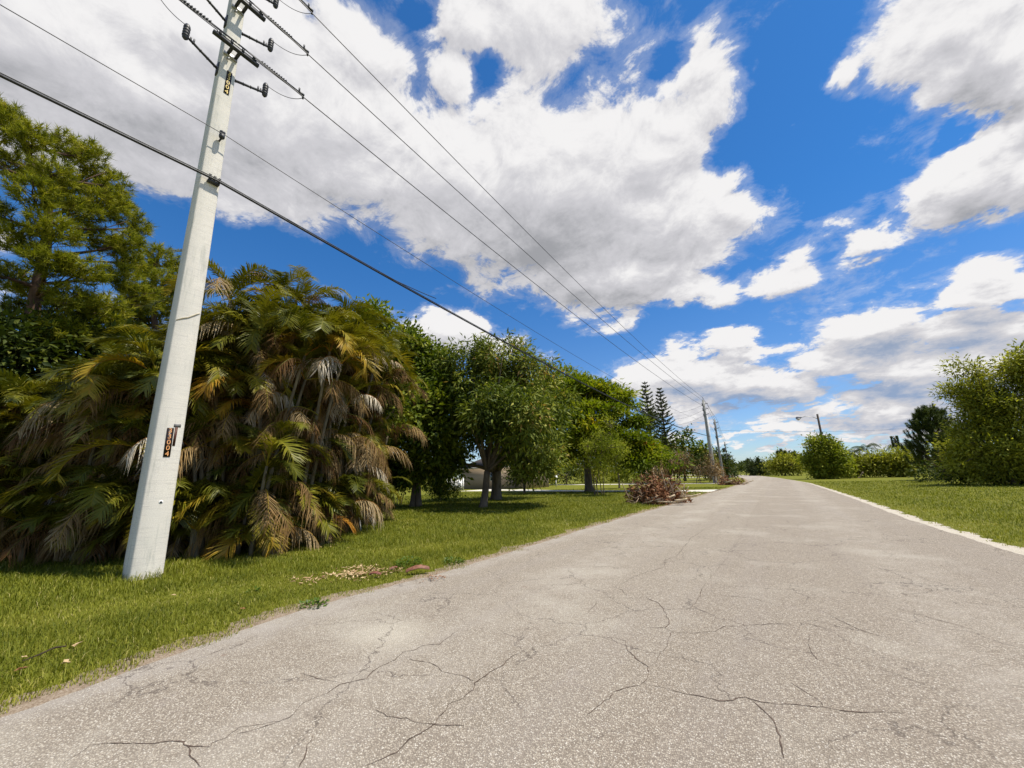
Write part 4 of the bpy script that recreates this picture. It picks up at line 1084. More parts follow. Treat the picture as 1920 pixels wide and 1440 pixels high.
# ------------------------------------------------------------------ trees on the left lawn
def ground_at(px, py): return gp(px, py)
make_tree('broadleaf_tree', 'tall dark broad leaved tree with a thin spire, right behind the last palms', 'tree', at_g(700, 27),
          blobs_px([(705, 640, 55, 70), (700, 590, 22, 40), (690, 720, 65, 80, 1), (735, 700, 50, 60, -1), (720, 790, 70, 70, 0), (690, 850, 60, 50, 1), (745, 650, 35, 40, 1), (700, 885, 70, 34, -1), (660, 820, 50, 60, 1)], 27), GREEN_BROAD, 51, 1200, 19, 0.34, 0.18, 0.32, tuft=0.7, trunk_r=0.17, fork=0.2, stems=3, stem_gap=0.5)
make_tree('broadleaf_tree', 'glossy broad leaved tree with twin trunks between the spire tree and the mango', 'tree', at_g(790, 25),
          blobs_px([(770, 650, 45, 42), (810, 690, 60, 55), (760, 730, 60, 60, 1), (830, 750, 55, 60, -1), (780, 800, 70, 60, 0), (850, 810, 50, 45, -1), (740, 830, 50, 50, 1), (815, 860, 60, 36, -1), (735, 665, 34, 44, 1), (875, 846, 42, 28, -1), (800, 780, 70, 60, -2.5), (740, 780, 55, 60, -2), (760, 880, 55, 28, 0), (835, 872, 48, 24, -1)], 25), GREEN_BROAD, 52, 1500, 19, 0.32, 0.18, 0.32, tuft=0.7, trunk_r=0.17, fork=0.22, stems=2, stem_gap=0.28)
make_tree('mango_tree', 'large mango tree with open branching crown and a leaning grey forked trunk', 'tree', gp(905, 952),
          blobs_px([(940, 668, 75, 40, 0), (880, 690, 55, 50, 0.5), (1000, 700, 60, 48, 0), (900, 760, 70, 60, 1.5), (980, 770, 75, 60, -1.5), (1040, 760, 42, 60, 0), (865, 800, 35, 55, 0.5), (1010, 835, 60, 42, -1), (1000, 875, 42, 24, -1), (950, 820, 60, 45, 1.5), (1050, 825, 38, 44, 0.5), (880, 735, 50, 44, -1), (840, 690, 40, 44, 1), (985, 790, 80, 55, -3), (930, 775, 70, 50, -2.5), (1035, 720, 45, 45, 1), (1060, 860, 34, 32, -1), (1015, 872, 60, 34, -2)], 22.8), GREEN_MANGO, 53, 1700, 17, 0.34, 0.098, 0.30, droop=0.6, tuft=0.7, tuft_n=11, trunk_r=0.20, fork=0.20, lean=(0.10, 0.10), nlimb=13, inner=0.55)
make_tree('avocado_tree', 'older tree with a thick gnarled flared trunk just behind the mango', 'tree', gp(930, 937),
          blobs_px([(960, 770, 80, 60), (920, 720, 70, 50), (1010, 800, 60, 50), (900, 800, 50, 50), (970, 840, 60, 40), (860, 865, 50, 24), (830, 870, 40, 22)], 29), GREEN_BROAD, 54, 800, 18, 0.34, 0.16, 0.36, tuft=0.8, trunk_r=0.38, fork=0.2, lean=(0.05, 0), nlimb=8)
make_tree('poinciana_tree', 'wide umbrella shaped tree with feathery leaves and sparse orange blossoms', 'tree', gp(1105, 921),
          blobs_px([(1075, 738, 60, 36, 0), (1135, 748, 55, 34, 0), (1040, 760, 50, 46, 1), (1175, 775, 36, 36, 0), (1105, 795, 80, 50, -2), (1165, 815, 50, 42, -1), (1055, 815, 60, 50, 0), (1130, 835, 75, 40, -2), (1210, 852, 50, 26, -1), (1180, 862, 60, 26, -2), (1085, 845, 60, 42, 1), (1035, 725, 36, 30, 2), (1235, 864, 40, 18, -2), (1195, 800, 24, 36, 0), (1100, 735, 70, 34, 2), (1215, 832, 24, 20, 0), (1050, 722, 45, 36, 3), (1020, 760, 45, 50, 3)], 39), GREEN_POIN, 55, 2500, 22, 0.48, 0.17, 0.5, droop=0.1, tuft=0.8, tuft_n=11, trunk_r=0.36, fork=0.3, nlimb=14, flat=0.28, updir=1.2, flowers=26, inner=0.5)
make_tree('shrub', 'light green multi stemmed shrub standing before the poinciana trunk', 'shrub', gp(1122, 928),
          blobs_px([(1120, 835, 38, 50), (1095, 860, 28, 35), (1150, 850, 32, 45), (1125, 880, 36, 26), (1140, 800, 22, 30)], 31), GREEN_LIGHT, 56, 330, 20, 0.17, 0.05, 0.24, trunk_r=0.035, fork=0.25, stems=7, stem_gap=0.25, nlimb=3, inner=0.3)
make_tree('sapling', 'small young tree with a thin trunk near the far driveway', 'tree', gp(1161, 915),
          blobs_px([(1161, 872, 22, 20), (1170, 858, 16, 16), (1150, 880, 14, 12)], 46), GREEN_LIGHT, 57, 90, 18, 0.24, 0.08, 0.3, trunk_r=0.10, fork=0.45)
make_tree('shrub', 'low dark bush with pale leaves under the mango, left of its trunk', 'shrub', gp(835, 937),
          blobs_px([(830, 915, 22, 20), (850, 925, 16, 12), (812, 922, 16, 16)], 29), GREEN_BROAD, 58, 120, 20, 0.2, 0.09, 0.25, trunk_r=0.03, fork=0.3, stems=4, stem_gap=0.2, nlimb=2)
make_tree('shrub', 'thin stemmed clump of understory saplings beneath the spire tree', 'shrub', gp(738, 945),
          blobs_px([(735, 895, 40, 34), (712, 880, 30, 30), (760, 885, 26, 30)], 26), GREEN_DARK, 59, 150, 18, 0.2, 0.09, 0.3, trunk_r=0.03, fork=0.55, stems=9, stem_gap=0.6, nlimb=2, zmin=0.5)
make_tree('shrub', 'dark drooping bush right of the mango trunk', 'shrub', gp(983, 926),
          blobs_px([(985, 885, 36, 26), (1010, 880, 30, 26), (965, 890, 22, 20)], 36), GREEN_DARK, 60, 180, 20, 0.26, 0.1, 0.36, trunk_r=0.12, fork=0.35, nlimb=5)
# hedge line along the far side of the yard
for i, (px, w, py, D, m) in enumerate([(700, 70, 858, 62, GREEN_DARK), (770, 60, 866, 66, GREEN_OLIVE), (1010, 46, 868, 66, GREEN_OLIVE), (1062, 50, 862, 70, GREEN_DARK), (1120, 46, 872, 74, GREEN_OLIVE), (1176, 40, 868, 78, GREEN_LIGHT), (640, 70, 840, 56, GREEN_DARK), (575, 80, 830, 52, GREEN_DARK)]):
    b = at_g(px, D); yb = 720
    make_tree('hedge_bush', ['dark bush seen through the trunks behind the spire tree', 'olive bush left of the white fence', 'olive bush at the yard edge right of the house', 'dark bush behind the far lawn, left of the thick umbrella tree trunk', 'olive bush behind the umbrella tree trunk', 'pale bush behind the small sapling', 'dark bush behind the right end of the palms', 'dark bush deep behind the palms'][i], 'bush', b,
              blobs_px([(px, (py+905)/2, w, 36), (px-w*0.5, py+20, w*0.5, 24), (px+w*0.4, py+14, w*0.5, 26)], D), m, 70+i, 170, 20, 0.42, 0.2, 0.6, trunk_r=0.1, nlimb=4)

# ------------------------------------------------------------------ Norfolk Island pines
def norfolk(px, ytop, D, rad, label, seed, tiers=22):
    r = np.random.default_rng(seed)
    b = at(px, ytop, D); b[2] = 0; top = at(px, ytop, D)[2]
    root = empty('norfolk_pine', b, label, 'conifer', 'norfolk pines behind the umbrella tree')
    mt = MB(); mt.tube([(0, 0, -0.2), (0.05, 0, top*0.5), (0, 0, top)], [0.24, 0.15, 0.03], 8)
    mn = MB()
    for i in range(tiers):
        t = i/(tiers-1); z = top*(0.16+0.83*t)
        Rr = rad*(1-t)**0.75*r.uniform(0.85, 1.1)+0.25
        for j in range(6):
            az = j*math.pi/3+i*0.5+r.normal(0, 0.12)
            d = np.array([math.cos(az), math.sin(az), 0])
            pts = curve_pts(np.array([0, 0, z]), d*Rr+[0, 0, z+0.34*Rr+0.1], np.array([0, 0, -0.16*Rr]), 7)
            mt.tube(pts, np.linspace(0.035, 0.012, 7), 4, cap=False)
            n = int(26*Rr)+10
            s = r.random(n)**0.7
            p = np.stack([np.interp(s, np.linspace(0, 1, 7), pts[:, k]) for k in range(3)], -1)
            sd = np.where(r.random(n) < 0.5, 1, -1)[:, None]*np.array([-d[1], d[0], 0])
            ax = sd*0.8+d*0.6+np.array([0, 0, 0.55])+r.normal(size=(n, 3))*0.15
            leaves(mn, p, ax, np.broadcast_to([0, 0, 1.0], (n, 3))+r.normal(size=(n, 3))*0.4, 0.42*r.uniform(0.7, 1.2, n), 0.13, np.clip(r.normal(0.45, 0.2, n), 0, 1))
    mt.build('trunk', BARK_GREY, root); mn.build('crown', GREEN_BLUE, root)
norfolk(1209, 719, 66, 2.6, 'left and taller of the two narrow tiered conifers', 81)
norfolk(1236.5, 730, 70, 2.5, 'right and slimmer of the two narrow tiered conifers', 82)
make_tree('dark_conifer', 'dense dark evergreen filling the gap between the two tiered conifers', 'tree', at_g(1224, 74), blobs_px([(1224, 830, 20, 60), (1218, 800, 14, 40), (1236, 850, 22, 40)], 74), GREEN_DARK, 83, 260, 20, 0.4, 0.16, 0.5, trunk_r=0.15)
make_tree('seagrape_tree', 'open rounded tree with big round leaves left of the vine covered pole', 'tree', at_g(1285, 76),
          blobs_px([(1285, 825, 22, 18), (1265, 845, 24, 20), (1305, 850, 20, 16), (1290, 870, 30, 20), (1318, 862, 14, 12), (1255, 870, 22, 22), (1325, 868, 12, 10)], 76), GREEN_BROAD, 84, 230, 16, 0.55, 0.42, 0.65, trunk_r=0.2, inner=0.4)
make_tree('dry_vine_thicket', 'beige thicket of dead hanging vines and leaves behind the brush pile', 'thicket', at_g(1270, 60),
          blobs_px([(1240, 872, 26, 16), (1275, 868, 30, 18), (1310, 875, 26, 16), (1220, 885, 22, 14), (1335, 884, 14, 16)], 60), DEAD_PALM, 85, 150, 20, 0.5, 0.08, 0.5, droop=1.2, trunk_r=0.05, stems=6, stem_gap=1.6, nlimb=3, fork=0.4)
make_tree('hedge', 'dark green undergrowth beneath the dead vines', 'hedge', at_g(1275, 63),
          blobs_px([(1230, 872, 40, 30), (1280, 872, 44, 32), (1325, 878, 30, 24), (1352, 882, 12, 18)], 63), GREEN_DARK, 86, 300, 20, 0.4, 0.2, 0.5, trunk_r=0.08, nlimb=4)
make_tree('dead_vine', 'grey brown dead vine wrapped around the foot of the first far pole', 'vine', P2+[0.1, -0.2, 0],
          [(P2+[0, -0.3, 1.9], np.array([0.75, 0.7, 1.9])), (P2+[-0.1, -0.2, 3.6], np.array([0.6, 0.5, 0.7]))], DEAD_PALM, 87, 120, 18, 0.3, 0.06, 0.25, droop=0.8, trunk_r=0.06, nlimb=6, fork=0.4)
for i, (px, py, w, D) in enumerate([(1352, 868, 12, 84), (1364, 872, 9, 104), (1371, 876, 7, 130), (1376, 880, 6, 165)]):
    make_tree('verge_tree', ['first', 'second', 'third', 'last'][i]+' dark tree of the row receding behind the far poles', 'tree', at_g(px-6, D),
              blobs_px([(px-6, py+8, w, 20), (px-14, py-2, w, 16), (px-2, py+14, w*0.8, 10)], D), GREEN_DARK, 90+i, 150, 18, 0.6, 0.28, 0.7, trunk_r=0.15, nlimb=4)

# ------------------------------------------------------------------ right side of the road
make_tree('shrub_tree', 'big round yellow green bush at the foot of the leaning street lamp', 'bush', at_g(1545, 74),
          blobs_px([(1545, 850, 34, 34), (1530, 835, 16, 20), (1560, 865, 32, 28), (1525, 870, 20, 26), (1580, 875, 24, 20), (1545, 885, 30, 14), (1520, 862, 12, 12)], 74), GREEN_LIGHT, 101, 900, 22, 0.38, 0.18, 0.4, tuft=0.8, trunk_r=0.15, zmin=0.3)
make_tree('shrub_tree', 'low tangled bushes between the round bush and the dark pine', 'bush', at_g(1640, 80),
          blobs_px([(1610, 878, 30, 14), (1640, 872, 30, 18), (1670, 868, 26, 22), (1700, 866, 24, 24), (1690, 880, 40, 14), (1590, 884, 20, 10)], 80), GREEN_OLIVE, 102, 620, 20, 0.45, 0.17, 0.55, trunk_r=0.1, stems=4, stem_gap=3, nlimb=4, zmin=0.2)
make_tree('shrub_tree', 'grey green far bush with feathery tops left of the round bush', 'bush', at_g(1475, 112),
          blobs_px([(1470, 870, 26, 14), (1490, 872, 20, 14), (1452, 878, 16, 8)], 112), GREEN_OLIVE, 103, 330, 18, 0.6, 0.18, 0.7, trunk_r=0.15, zmin=0.2)
make_tree('shrub_tree', 'farthest bushes beside the road bend', 'bush', at_g(1415, 125),
          blobs_px([(1415, 877, 20, 8), (1432, 880, 18, 7), (1402, 880, 10, 6)], 125), GREEN_BLUE, 104, 220, 18, 0.6, 0.2, 0.7, trunk_r=0.12, zmin=0.2)
def casuarina(px, py, D, label, seed, w=0.9):
    r = np.random.default_rng(seed); b = at(px, py, D); b[2] = 0; top = at(px, py, D)[2]
    root = empty('casuarina', b, label, 'conifer', 'feathery conifers beside the road bend')
    mb = MB(); mb.tube([(0, 0, -0.1), (0, 0, top*0.95)], [0.12, 0.02], 6); mb.build('trunk', BARK_GREY, root)
    n = 900; t = r.random(n); z = top*(0.12+0.85*t); q = w*(1-t)**0.7*np.sqrt(r.random(n)); a = r.random(n)*6.28
    p = np.stack([q*np.cos(a), q*np.sin(a), z], -1)
    mb = MB(); leaves(mb, p, np.stack([np.cos(a)*0.5, np.sin(a)*0.5, np.full(n, 1.0)], -1)+r.normal(size=(n, 3))*0.25, rand_dir(r, n), 0.7*r.uniform(0.6, 1.2, n), 0.09, np.clip(r.normal(0.5, 0.2, n), 0, 1)); mb.build('crown', GREEN_BLUE, root)
for i, (px, py, D) in enumerate([(1402, 861, 128), (1420, 859, 124), (1458, 846, 112), (1464, 843, 114), (1471, 846, 113), (1489, 852, 112), (1495, 853, 115), (1411, 868, 126)]):
    casuarina(px, py, D, ['leftmost feathery conifer beside the road bend', 'second feathery conifer beside the road bend', 'left of three close feathery conifers on the grey green bush', 'middle and tallest of three close feathery conifers', 'right of three close feathery conifers', 'left of two thin feathery conifers near the round bush', 'right of two thin feathery conifers near the round bush', 'shortest feathery conifer between two others at the bend'][i], 110+i)
FROOT = np.zeros(3)
def coconut(px, py, D, label, seed):
    r = np.random.default_rng(seed); b = at(px, py, D); b[2] = 0; top = at(px, py+4, D)[2]
    root = empty('coconut_palm', b, label, 'palm', 'distant palms on the right')
    mb = MB(); mb.tube(curve_pts(np.zeros(3), np.array([0.2, 0, top]), np.array([0.3, 0, 0]), 6), np.linspace(0.2, 0.13, 6), 8); mb.build('trunk', BARK_PALM, root)
    g, rc = MB(), MB()
    for i in range(15): frond(g, rc, np.array([0.2, 0, top]), i*2.4, R(r.uniform(15, 75)), R(r.uniform(-75, -30)), r.uniform(2.6, 3.4), 0.75, 30, r, 0.2+0.2*r.random(), hang=0.8, vee=0.1)
    g.build('crown', GREEN_DARK, root); rc.build('frond_ribs', GREEN_DARK, root)
coconut(1597, 846, 120, 'small distant palm, left of the pair over the bushes', 121)
coconut(1622, 838, 118, 'larger distant palm, right of the pair over the bushes', 122)
coconut(1690, 840, 110, 'distant palm hidden low beside the dark pine', 123)
# the slim column shaped plant and the young pine
r_ = np.random.default_rng(130)
b = at(1676, 818, 82); b[2] = 0; tz = at(1676, 818, 82)[2]
cc = empty('snag', b, 'slim column shaped leafy snag rising above the bushes', 'tree')
mb = MB(); mb.tube([(0, 0, -0.1), (0.05, 0, tz*0.97)], [0.14, 0.08], 7); mb.build('trunk', BARK_GREY, cc)
n = 700; z = tz*(0.72+0.28*r_.random(n)); a = r_.random(n)*6.28
mb = MB(); leaves(mb, np.stack([0.28*np.cos(a), 0.28*np.sin(a), z], -1), np.stack([np.cos(a), np.sin(a), np.full(n, 0.2)], -1)+r_.normal(size=(n, 3))*0.3, rand_dir(r_, n), 0.24, 0.12, r_.random(n)*0.8); mb.build('crown', GREEN_DARK, cc)

def young_pine(px, ytop, D, spread, label, seed):
    r = np.random.default_rng(seed); b = at(px, ytop, D); b[2] = 0; top = at(px, ytop, D)[2]
    root = empty('young_pine', b, label, 'pine')
    mb = MB(); mn = MB()
    mb.tube([(0, 0, -0.1), (0.03, 0, top*0.93)], [0.16, 0.03], 8)
    for i in range(120):
        t = r.random()**0.95; z = top*(0.05+0.85*t); az = r.uniform(0, 6.28); L = spread*(1-t)**0.75*r.uniform(0.5, 1.05)+0.3
        d = np.array([math.cos(az), math.sin(az), 0]); s0 = np.array([0, 0, z])
        e = s0+d*L+[0, 0, L*0.45+0.25]
        pts = curve_pts(s0, e, np.array([0, 0, -0.22*L]), 7)
        mb.tube(pts, np.linspace(0.045, 0.018, 7), 5, cap=False)
        for q in range(4):                                     # bottle brush shoots standing up at the branch end
            o = pts[-1-q % 3]+r.normal(size=3)*0.10
            ax = norm(d*0.35+np.array([0, 0, 1.0])+r.normal(size=3)*0.15); ln = r.uniform(0.5, 0.95)
            P = o+ax*np.linspace(0, ln, 12)[:, None]
            needle_tufts(mn, P, np.broadcast_to(ax, (12, 3)).copy(), r, 16, 0.27, 0.03, 1.0, 0.42)
    P = np.array([0, 0, top*0.9])+np.array([0, 0, 1.0])*np.linspace(0, top*0.1, 10)[:, None]
    needle_tufts(mn, P, np.broadcast_to([0, 0, 1.0], (10, 3)).copy(), r, 20, 0.24, 0.022, 1.0, 0.3)
    mb.build('trunk', BARK_PINE, root); mn.build('crown', leafy('young_pine_needles', [(0.0, (0.02, 0.034, 0.006)), (0.5, (0.075, 0.10, 0.014)), (1.0, (0.19, 0.21, 0.035))], trans=0.2), root)
young_pine(1738, 768, 62, 2.7, 'dark young pine with upright bottle brush shoots, right of the road', 131)
make_tree('shrub_tree', 'dry brownish bush wedged between the dark pine and the large right tree', 'bush', at_g(1780, 66),
          blobs_px([(1775, 830, 26, 34), (1790, 860, 26, 30), (1765, 880, 30, 14)], 66), GREEN_OLIVE, 132, 240, 18, 0.34, 0.1, 0.45, trunk_r=0.1)
make_tree('shade_tree', 'large light green tree at the right edge, foliage down to the grass', 'tree', at_g(1880, 47),
          blobs_px([(1870, 715, 75, 34), (1800, 700, 50, 26, -1), (1930, 700, 70, 55, 0), (1850, 760, 75, 45, 0), (1800, 735, 40, 26, 0), (1900, 790, 80, 60, -1), (1830, 800, 55, 45, -1), (1860, 845, 80, 45, -1.5), (1930, 850, 80, 50, -1), (1810, 855, 50, 38, 0), (1985, 760, 80, 90, 0), (1850, 885, 90, 22, -1), (1760, 702, 18, 12, -1)], 47), GREEN_OLIVE, 133, 2300, 20, 0.30, 0.105, 0.34, tuft=0.75, tuft_n=12, trunk_r=0.25, fork=0.22, nlimb=14, stems=2, stem_gap=0.5, inner=0.35)
make_tree('shrub_tree', 'low dark undergrowth under the large right tree', 'bush', at_g(1850, 48), blobs_px([(1800, 888, 50, 14), (1880, 890, 70, 16), (1950, 890, 60, 18), (1740, 884, 40, 12, 6)], 48), GREEN_DARK, 134, 260, 20, 0.3, 0.14, 0.4, trunk_r=0.06, nlimb=3)
# far wood line closing the horizon
r_ = np.random.default_rng(140); mb = MB()
n = 26000
az = r_.uniform(-1.75, 1.75, n); D_ = 330+90*r_.random(n)
hh = 7.0+3.5*np.sin(az*23)+2.5*np.sin(az*61+1)+1.5*np.sin(az*143)
P = np.stack([D_*np.sin(az-YAW*0.5), D_*np.cos(az-YAW*0.5), hh*np.sqrt(r_.random(n))], -1)
leaves(mb, P, rand_dir(r_, n), rand_dir(r_, n)+[0, 0, 0.5], 3.2, 2.2, np.clip(r_.normal(0.5, 0.2, n), 0, 1))
tag(mb.build('far_woods', GREEN_DARK), 'dark far off wood line closing the flat horizon', 'woods', kind='stuff')

# ------------------------------------------------------------------ lawn: blades of grass
def grass(side, rr, n, dmin, dmax, amin, amax, name, label):
    """blade density falls with the square of the distance"""
    d = dmin*(dmax/dmin)**rr.random(n); a = rr.uniform(amin, amax, n)       # a: angle from +y towards -x
    x = -d*np.sin(a); y = d*np.cos(a)
    if side < 0: ok = (x < edge_x(EL, y)-0.02-0.42*rr.random(n)**2.2+0.14*np.sin(y*5.1)*np.sin(y*1.7+1)+0.06*np.sin(y*17)*np.sin(y*7.3)) & (x > -30)
    else: ok = (x > edge_x(ER, y)+0.10+0.17*np.clip((y-2)/12, 0, 1)+0.10*np.sin(y*3.1)*np.sin(y*0.9)+0.07*np.sin(y*9.7)+0.06*np.sin(y*23.0)+0.14*rr.random(n)**2)
    ok &= ~((np.abs(x-PX) < 0.26) & (np.abs(y-PY) < 0.26))
    on_drive = (((y > 34.4) & (y < 39.5)) | ((y > 55.5) & (y < 60.5))) & (x < -4) & (side < 0)
    ok &= ~on_drive
    x, y, d = x[ok], y[ok], d[ok]; m = len(x)
    sc_ = np.maximum(1.0, d/7.5)
    patch = 0.5+0.25*np.sin(x*1.3+2*np.sin(y*0.7))+0.25*np.sin(y*1.1+1.7*np.sin(x*0.9+1))
    edge = np.clip((edge_x(EL, y)-x)/0.9, 0, 1) if side < 0 else np.clip((x-edge_x(ER, y)-0.3)/1.2, 0, 1)
    h = (0.032+0.065*rr.random(m)**2.2)*(0.55+0.45*edge)*(0.8+0.4*patch)*np.minimum(sc_, 1.6)
    w = 0.0055*sc_*rr.uniform(0.7, 1.4, m)
    az = rr.uniform(0, 6.28, m); lean = rr.uniform(0.2, 1.15, m)
    dx = np.cos(az); dy = np.sin(az)
    tone = np.clip(0.34+0.16*(patch-0.5)+rr.normal(0, 0.14, m)+(1-edge)*0.18+(0.06 if side > 0 else 0), 0, 1)
    dry = np.clip(np.sin(x*0.83+1.9*np.sin(y*0.51+0.4))*np.sin(y*0.77+1.3*np.sin(x*1.21))*1.6-0.55, 0, 1)
    foot = np.clip(1.6-2.6*np.hypot(x-PX, y-PY), 0, 1); h = h*(1+0.9*foot)*(1-0.4*dry)
    tone = np.clip(tone+0.30*dry*rr.random(m)-0.10*np.sin(x*2.9+y*1.7)*np.sin(y*3.7-x), 0, 1)
    straw = rr.random(m) < 0.04+0.10*dry+0.12*(1-edge); tone[straw] = rr.uniform(0.85, 1, straw.sum())
    B = np.stack([x, y, np.zeros(m)], -1)
    S = np.stack([-dy, dx, np.zeros(m)], -1)*w[:, None]/2
    mid = B+np.stack([dx*lean*h*0.35, dy*lean*h*0.35, h*0.62], -1)
    tip = B+np.stack([dx*lean*h*1.1, dy*lean*h*1.1, h*(1.0-0.25*lean)], -1)
    V = np.stack([B-S, B+S, mid+S*0.8, mid-S*0.8, tip], 1).reshape(-1, 3)
    o = np.arange(m)*5
    mb = MB(); mb.add(V, np.stack([o+3, o+2, o+4], -1), np.stack([o, o+1, o+2, o+3], -1), np.repeat(tone, 5))
    return tag(mb.build(name, GRASS), label, 'grass', kind='stuff')
gr = np.random.default_rng(200)
grass(-1, gr, 520000, 4.9, 45, R(3), R(105), 'lawn_grass', 'coarse green lawn on the left verge')
grass(1, gr, 300000, 5.0, 60, R(-80), R(1), 'verge_grass', 'dry green grass of the right verge')

# ------------------------------------------------------------------ brush piles, litter and small things
def brush_pile(c, rx, ry, h, label, seed, nleaf=6000, ntwig=150, logs=9, lk=1.0):
    r = np.random.default_rng(seed); root = empty('brush_pile', c, label, 'brush pile', 'cut brush piles on the verge')
    n = nleaf; d = rand_dir(r, n); d[:, 2] = np.abs(d[:, 2]); q = r.random(n)**0.45
    bump_ = 0.75+0.35*np.sin(np.arctan2(d[:, 1], d[:, 0])*3+seed)
    P = d*q[:, None]*np.array([rx, ry, h])*bump_[:, None]
    mb = MB(); leaves(mb, P, rand_dir(r, n)+d*0.4, rand_dir(r, n)+d, 0.20*lk*r.uniform(0.5, 1.2, n), 0.085*lk*r.uniform(0.6, 1.3, n), np.clip(r.normal(0.5, 0.25, n), 0, 1)); mb.build('dry_leaves', DRY_LEAF, root)
    mb = MB()
    for i in range(ntwig):
        d = rand_dir(r, 1)[0]; d[2] = abs(d[2])*0.8; a = d*np.array([rx, ry, h])*r.uniform(0.2, 0.8)
        e = a+norm(d*np.array([1, 1, 0.7])+r.normal(size=3)*0.7)*r.uniform(0.25, 0.8)*lk
        e[2] = max(e[2], 0.03)
        mb.tube(curve_pts(a, e, r.normal(size=3)*0.08, 5), np.linspace(0.018, 0.006, 5)*lk*r.uniform(0.6, 1.6), 4)
    mb.build('branches', TWIG, root)
    for i in range(logs):
        a = np.array([rx*r.uniform(-0.2, 1.0), -ry*r.uniform(0.5, 1.05), r.uniform(0.04, 0.28*h)]); t = r.uniform(-0.7, 0.7)
        L = r.uniform(0.4, 1.0)*lk; e = a+np.array([math.cos(t), math.sin(t)*0.6, r.uniform(-0.05, 0.35)])*L
        e[2] = max(e[2], 0.04); mb = MB(); mb.tube(curve_pts(a, e, r.normal(size=3)*0.04, 5), np.array([0.045, 0.05, 0.045, 0.04, 0.035])*lk*r.uniform(0.6, 1.2), 7); mb.build('cut_branch', LOG, root)
    return root
bp = brush_pile((gp(1172, 946)+gp(1290, 941))/2, 1.75, 1.5, 1.5, 'large heap of reddish brown cut brush beside the road', 301)
r_ = np.random.default_rng(302); 
for px0, py0, px1, py1 in ((1243, 915, 1262, 888), (1250, 920, 1240, 884), (1262, 925, 1250, 897), (1275, 932, 1283, 908), (1283, 930, 1291, 912), (1286, 933, 1268, 912), (1180, 935, 1166, 905), (1256, 918, 1275, 893)):
    D_ = 21.5; a = at(px0, py0, D_)-np.array(bp.location); e = at(px1, py1, D_-0.2)-np.array(bp.location)
    mb = MB(); mb.tube(curve_pts(a, e, r_.normal(size=3)*0.05, 5), np.linspace(0.035, 0.015, 5), 6); mb.build('cut_branch', LOG if px0 > 1270 else TWIG, bp)
brush_pile(gp(1367, 909), 1.6, 1.1, 1.0, 'small low brush heap farther on, beside the second far pole', 303, 900, 60, 3, 1.4)

def litter(name, label, px0, px1, py0, py1, n, mat, seed, size=0.07):
    r = np.random.default_rng(seed); c = gp((px0+px1)/2, (py0+py1)/2)
    A_ = gp(px0, (py0+py1)/2+6); B_ = gp(px1, (py0+py1)/2-6); ax = (B_-A_)/2; L = np.linalg.norm(ax); ax /= L
    wd = np.linalg.norm(gp((px0+px1)/2, py1)-gp((px0+px1)/2, py0))/2; ay = np.array([-ax[1], ax[0], 0])
    u = np.clip(r.normal(0.15, 0.45, n), -1, 1); v = r.normal(0, 0.42, n)*(1-0.6*u*u)
    P = ax*(u*L)[:, None]+ay*(v*wd)[:, None]; P[:, 2] = 0.02+0.05*r.random(n)*(1-np.abs(u))
    mb = MB(); X = rand_dir(r, n); X[:, 2] *= 0.25
    N_ = rand_dir(r, n)*0.5+[0, 0, 1.0]
    leaves(mb, P, X, N_, size*r.uniform(0.3, 1.5, n), size*0.36*r.uniform(0.4, 1.4, n), np.clip(r.normal(0.55, 0.25, n), 0, 1))
    o = mb.build(name, mat); o.location = c
    return tag(o, label, 'leaf litter', kind='stuff')
litter('leaf_litter', 'patch of pale dry leaf scraps on the grass near the road edge', 585, 752, 1062, 1092, 420, CHIP, 311, 0.085)
litter('leaf_litter', 'dry scraps under the front palm fronds', 535, 640, 1003, 1030, 300, CHIP, 312, 0.08)
litter('leaf_litter', 'few pale scraps at the patch end nearest the pole', 545, 590, 1078, 1104, 60, CHIP, 313, 0.08)
litter('leaf_litter', 'brown bits strewn along the road edge', 785, 835, 1080, 1096, 90, DRY_LEAF, 314, 0.05)

def dry_sheath(px, py, L, az, label, seed, dark=False):
    r = np.random.default_rng(seed); c = gp(px, py)
    n = 12; m = 7; t = np.linspace(0, 1, n)[:, None]; q = np.linspace(-1, 1, m)[None]
    wd = 0.34*L*np.sin(np.pi*(0.12+0.80*t))**0.8
    X = (t-0.5)*L+0*q; Y = wd*q*0.5; Z = 0.05+0.10*L*(1-q*q)+0.16*L*np.sin(np.pi*t*0.9)+0*q+r.normal(0, 0.004, (n, m))
    ca, sa = math.cos(az), math.sin(az)
    V = np.stack([X*ca-Y*sa, X*sa+Y*ca, Z], -1).reshape(-1, 3)
    i = np.arange(n-1)[:, None]*m; j = np.arange(m-1)[None]
    f = np.stack([i+j, i+j+1, i+m+j+1, i+m+j], -1).reshape(-1, 4)
    low = V-[0, 0, 0.008]
    mb = MB(); mb.add(V, None, f); mb.add(low, None, f[:, ::-1])
    o = mb.build('dry_palm_sheath', plain('brown_husk', (0.20, 0.085, 0.05) if not dark else (0.22, 0.08, 0.055), 0.6, 0.3, var=0.4, scale=18)); o.location = c
    return tag(o, label, 'dry leaf')
dry_sheath(783, 1077, 0.40, 0.75, 'curled reddish brown palm sheath lying at the road edge', 321)
dry_sheath(703, 1084, 0.22, 0.3, 'small brown curled leaf on the pale leaf scraps', 322, True)
dry_sheath(737, 1072, 0.16, 1.4, 'short grey brown husk at the right end of the leaf scraps', 323)
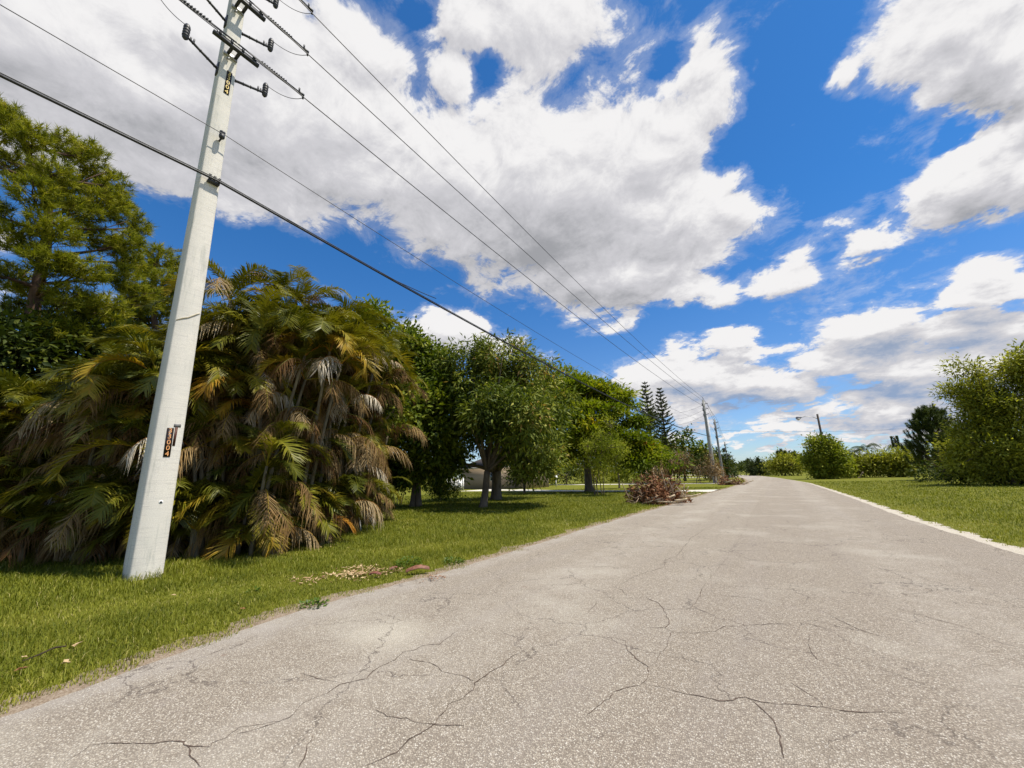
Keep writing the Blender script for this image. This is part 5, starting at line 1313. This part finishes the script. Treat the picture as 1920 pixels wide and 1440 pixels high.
for i, (px, py, L) in enumerate([(450, 1149, 0.12), (22, 1271, 0.13), (137, 1223, 0.12), (131, 1253, 0.11), (330, 1122, 0.09), (38, 1243, 0.09)]):
    r = np.random.default_rng(330+i); mb = MB()
    L *= 0.7; leaves(mb, np.array([[0, 0, 0.05], [0.02, 0.01, 0.055]]), np.array([[1, 0.3, 0.1], [0.8, -0.5, 0.2]]), np.array([[0.1, 0, 1.0], [0, 0.2, 1.0]]), L, L*0.55, np.array([0.6, 0.75]))
    o = mb.build('fallen_leaf', DRY_LEAF if i in (0, 1) else CHIP); o.location = gp(px, py); o.rotation_euler = (0, 0, i*1.3)
    tag(o, ['orange brown dead leaf on the grass near the road, right of the pole', 'brown dead leaf at the left edge of the view near the road', 'pale dead leaf at the end of the dark twig', 'pale leaf just below the dark twig end', 'tiny pale leaf on the grass below the pole foot', 'pale leaf beside the middle of the dark twig'][i], 'leaf', 'fallen leaves on the lawn')
mb = MB(); P = np.array([gp(40, 1252), gp(70, 1240), gp(100, 1226), gp(122, 1223)])+[0, 0, 0.055]; mb.tube(P, [0.006, 0.008, 0.009, 0.006], 5)
tag(mb.build('twig', plain('dark_twig', (0.05, 0.035, 0.025), 0.8, 0.1)), 'thin dark twig lying on the grass at the lower left', 'twig')
def weed(px, py, rad, h, n, label, seed):
    r = np.random.default_rng(seed); mb = MB(); a = r.uniform(0, 6.28, n); q = rad*np.sqrt(r.random(n))
    P = np.stack([q*np.cos(a), q*np.sin(a), h*r.random(n)*(1-0.5*q/rad)], -1)
    leaves(mb, P, np.stack([np.cos(a), np.sin(a), np.full(n, 0.35)], -1)+r.normal(size=(n, 3))*0.4, rand_dir(r, n)*0.5+[0, 0, 1.0], 0.055*r.uniform(0.6, 1.3, n), 0.035, np.clip(r.normal(0.4, 0.15, n), 0, 1))
    o = mb.build('weed', leafy('weed_leaf_%d' % seed, [(0.0, (0.04, 0.08, 0.006)), (0.6, (0.10, 0.16, 0.012)), (1.0, (0.20, 0.26, 0.03))])); o.location = gp(px, py)
    return tag(o, label, 'weed', 'broad leaved weeds in the lawn')
weed(765, 1062, 0.24, 0.20, 260, 'bright green weed clump behind the curled brown sheath', 341)
weed(850, 1056, 0.20, 0.12, 150, 'small green weed right of the brown sheath at the road edge', 342)
weed(475, 1110, 0.07, 0.08, 24, 'tiny dark weed alone on the lawn right of the pole', 343)
weed(588, 1137, 0.16, 0.08, 90, 'flat dark weed against the road edge below the leaf scraps', 344)
sp_ = gp(676, 997); mb = MB(); mb.box((0, 0, 0.2), (0.04, 0.04, 0.42)); mb.tube([(0, 0, 0.40), (0, 0, 0.44)], 0.03, 8); o = mb.build('stake', plain('weathered_stake', (0.55, 0.52, 0.47), 0.8)); o.location = sp_; o.rotation_euler = (0.05, -0.13, 0.3)
tag(o, 'short pale stake in the grass at the end of the palms', 'stake')
b = gp(645, 992)
tb = make_tree('leaning_trunk_tree', 'slim leaning grey trunk at the right end of the palm thicket', 'tree', b, [(b+[0.5, 0.8, 4.2], np.array([0.9, 0.9, 0.9])), (b+[0.9, 1.2, 5.0], np.array([0.7, 0.7, 0.8]))], GREEN_BROAD, 351, 90, 18, 0.22, 0.1, 0.3, trunk_r=0.085, fork=0.62, lean=(0.12, 0.16), nlimb=4)
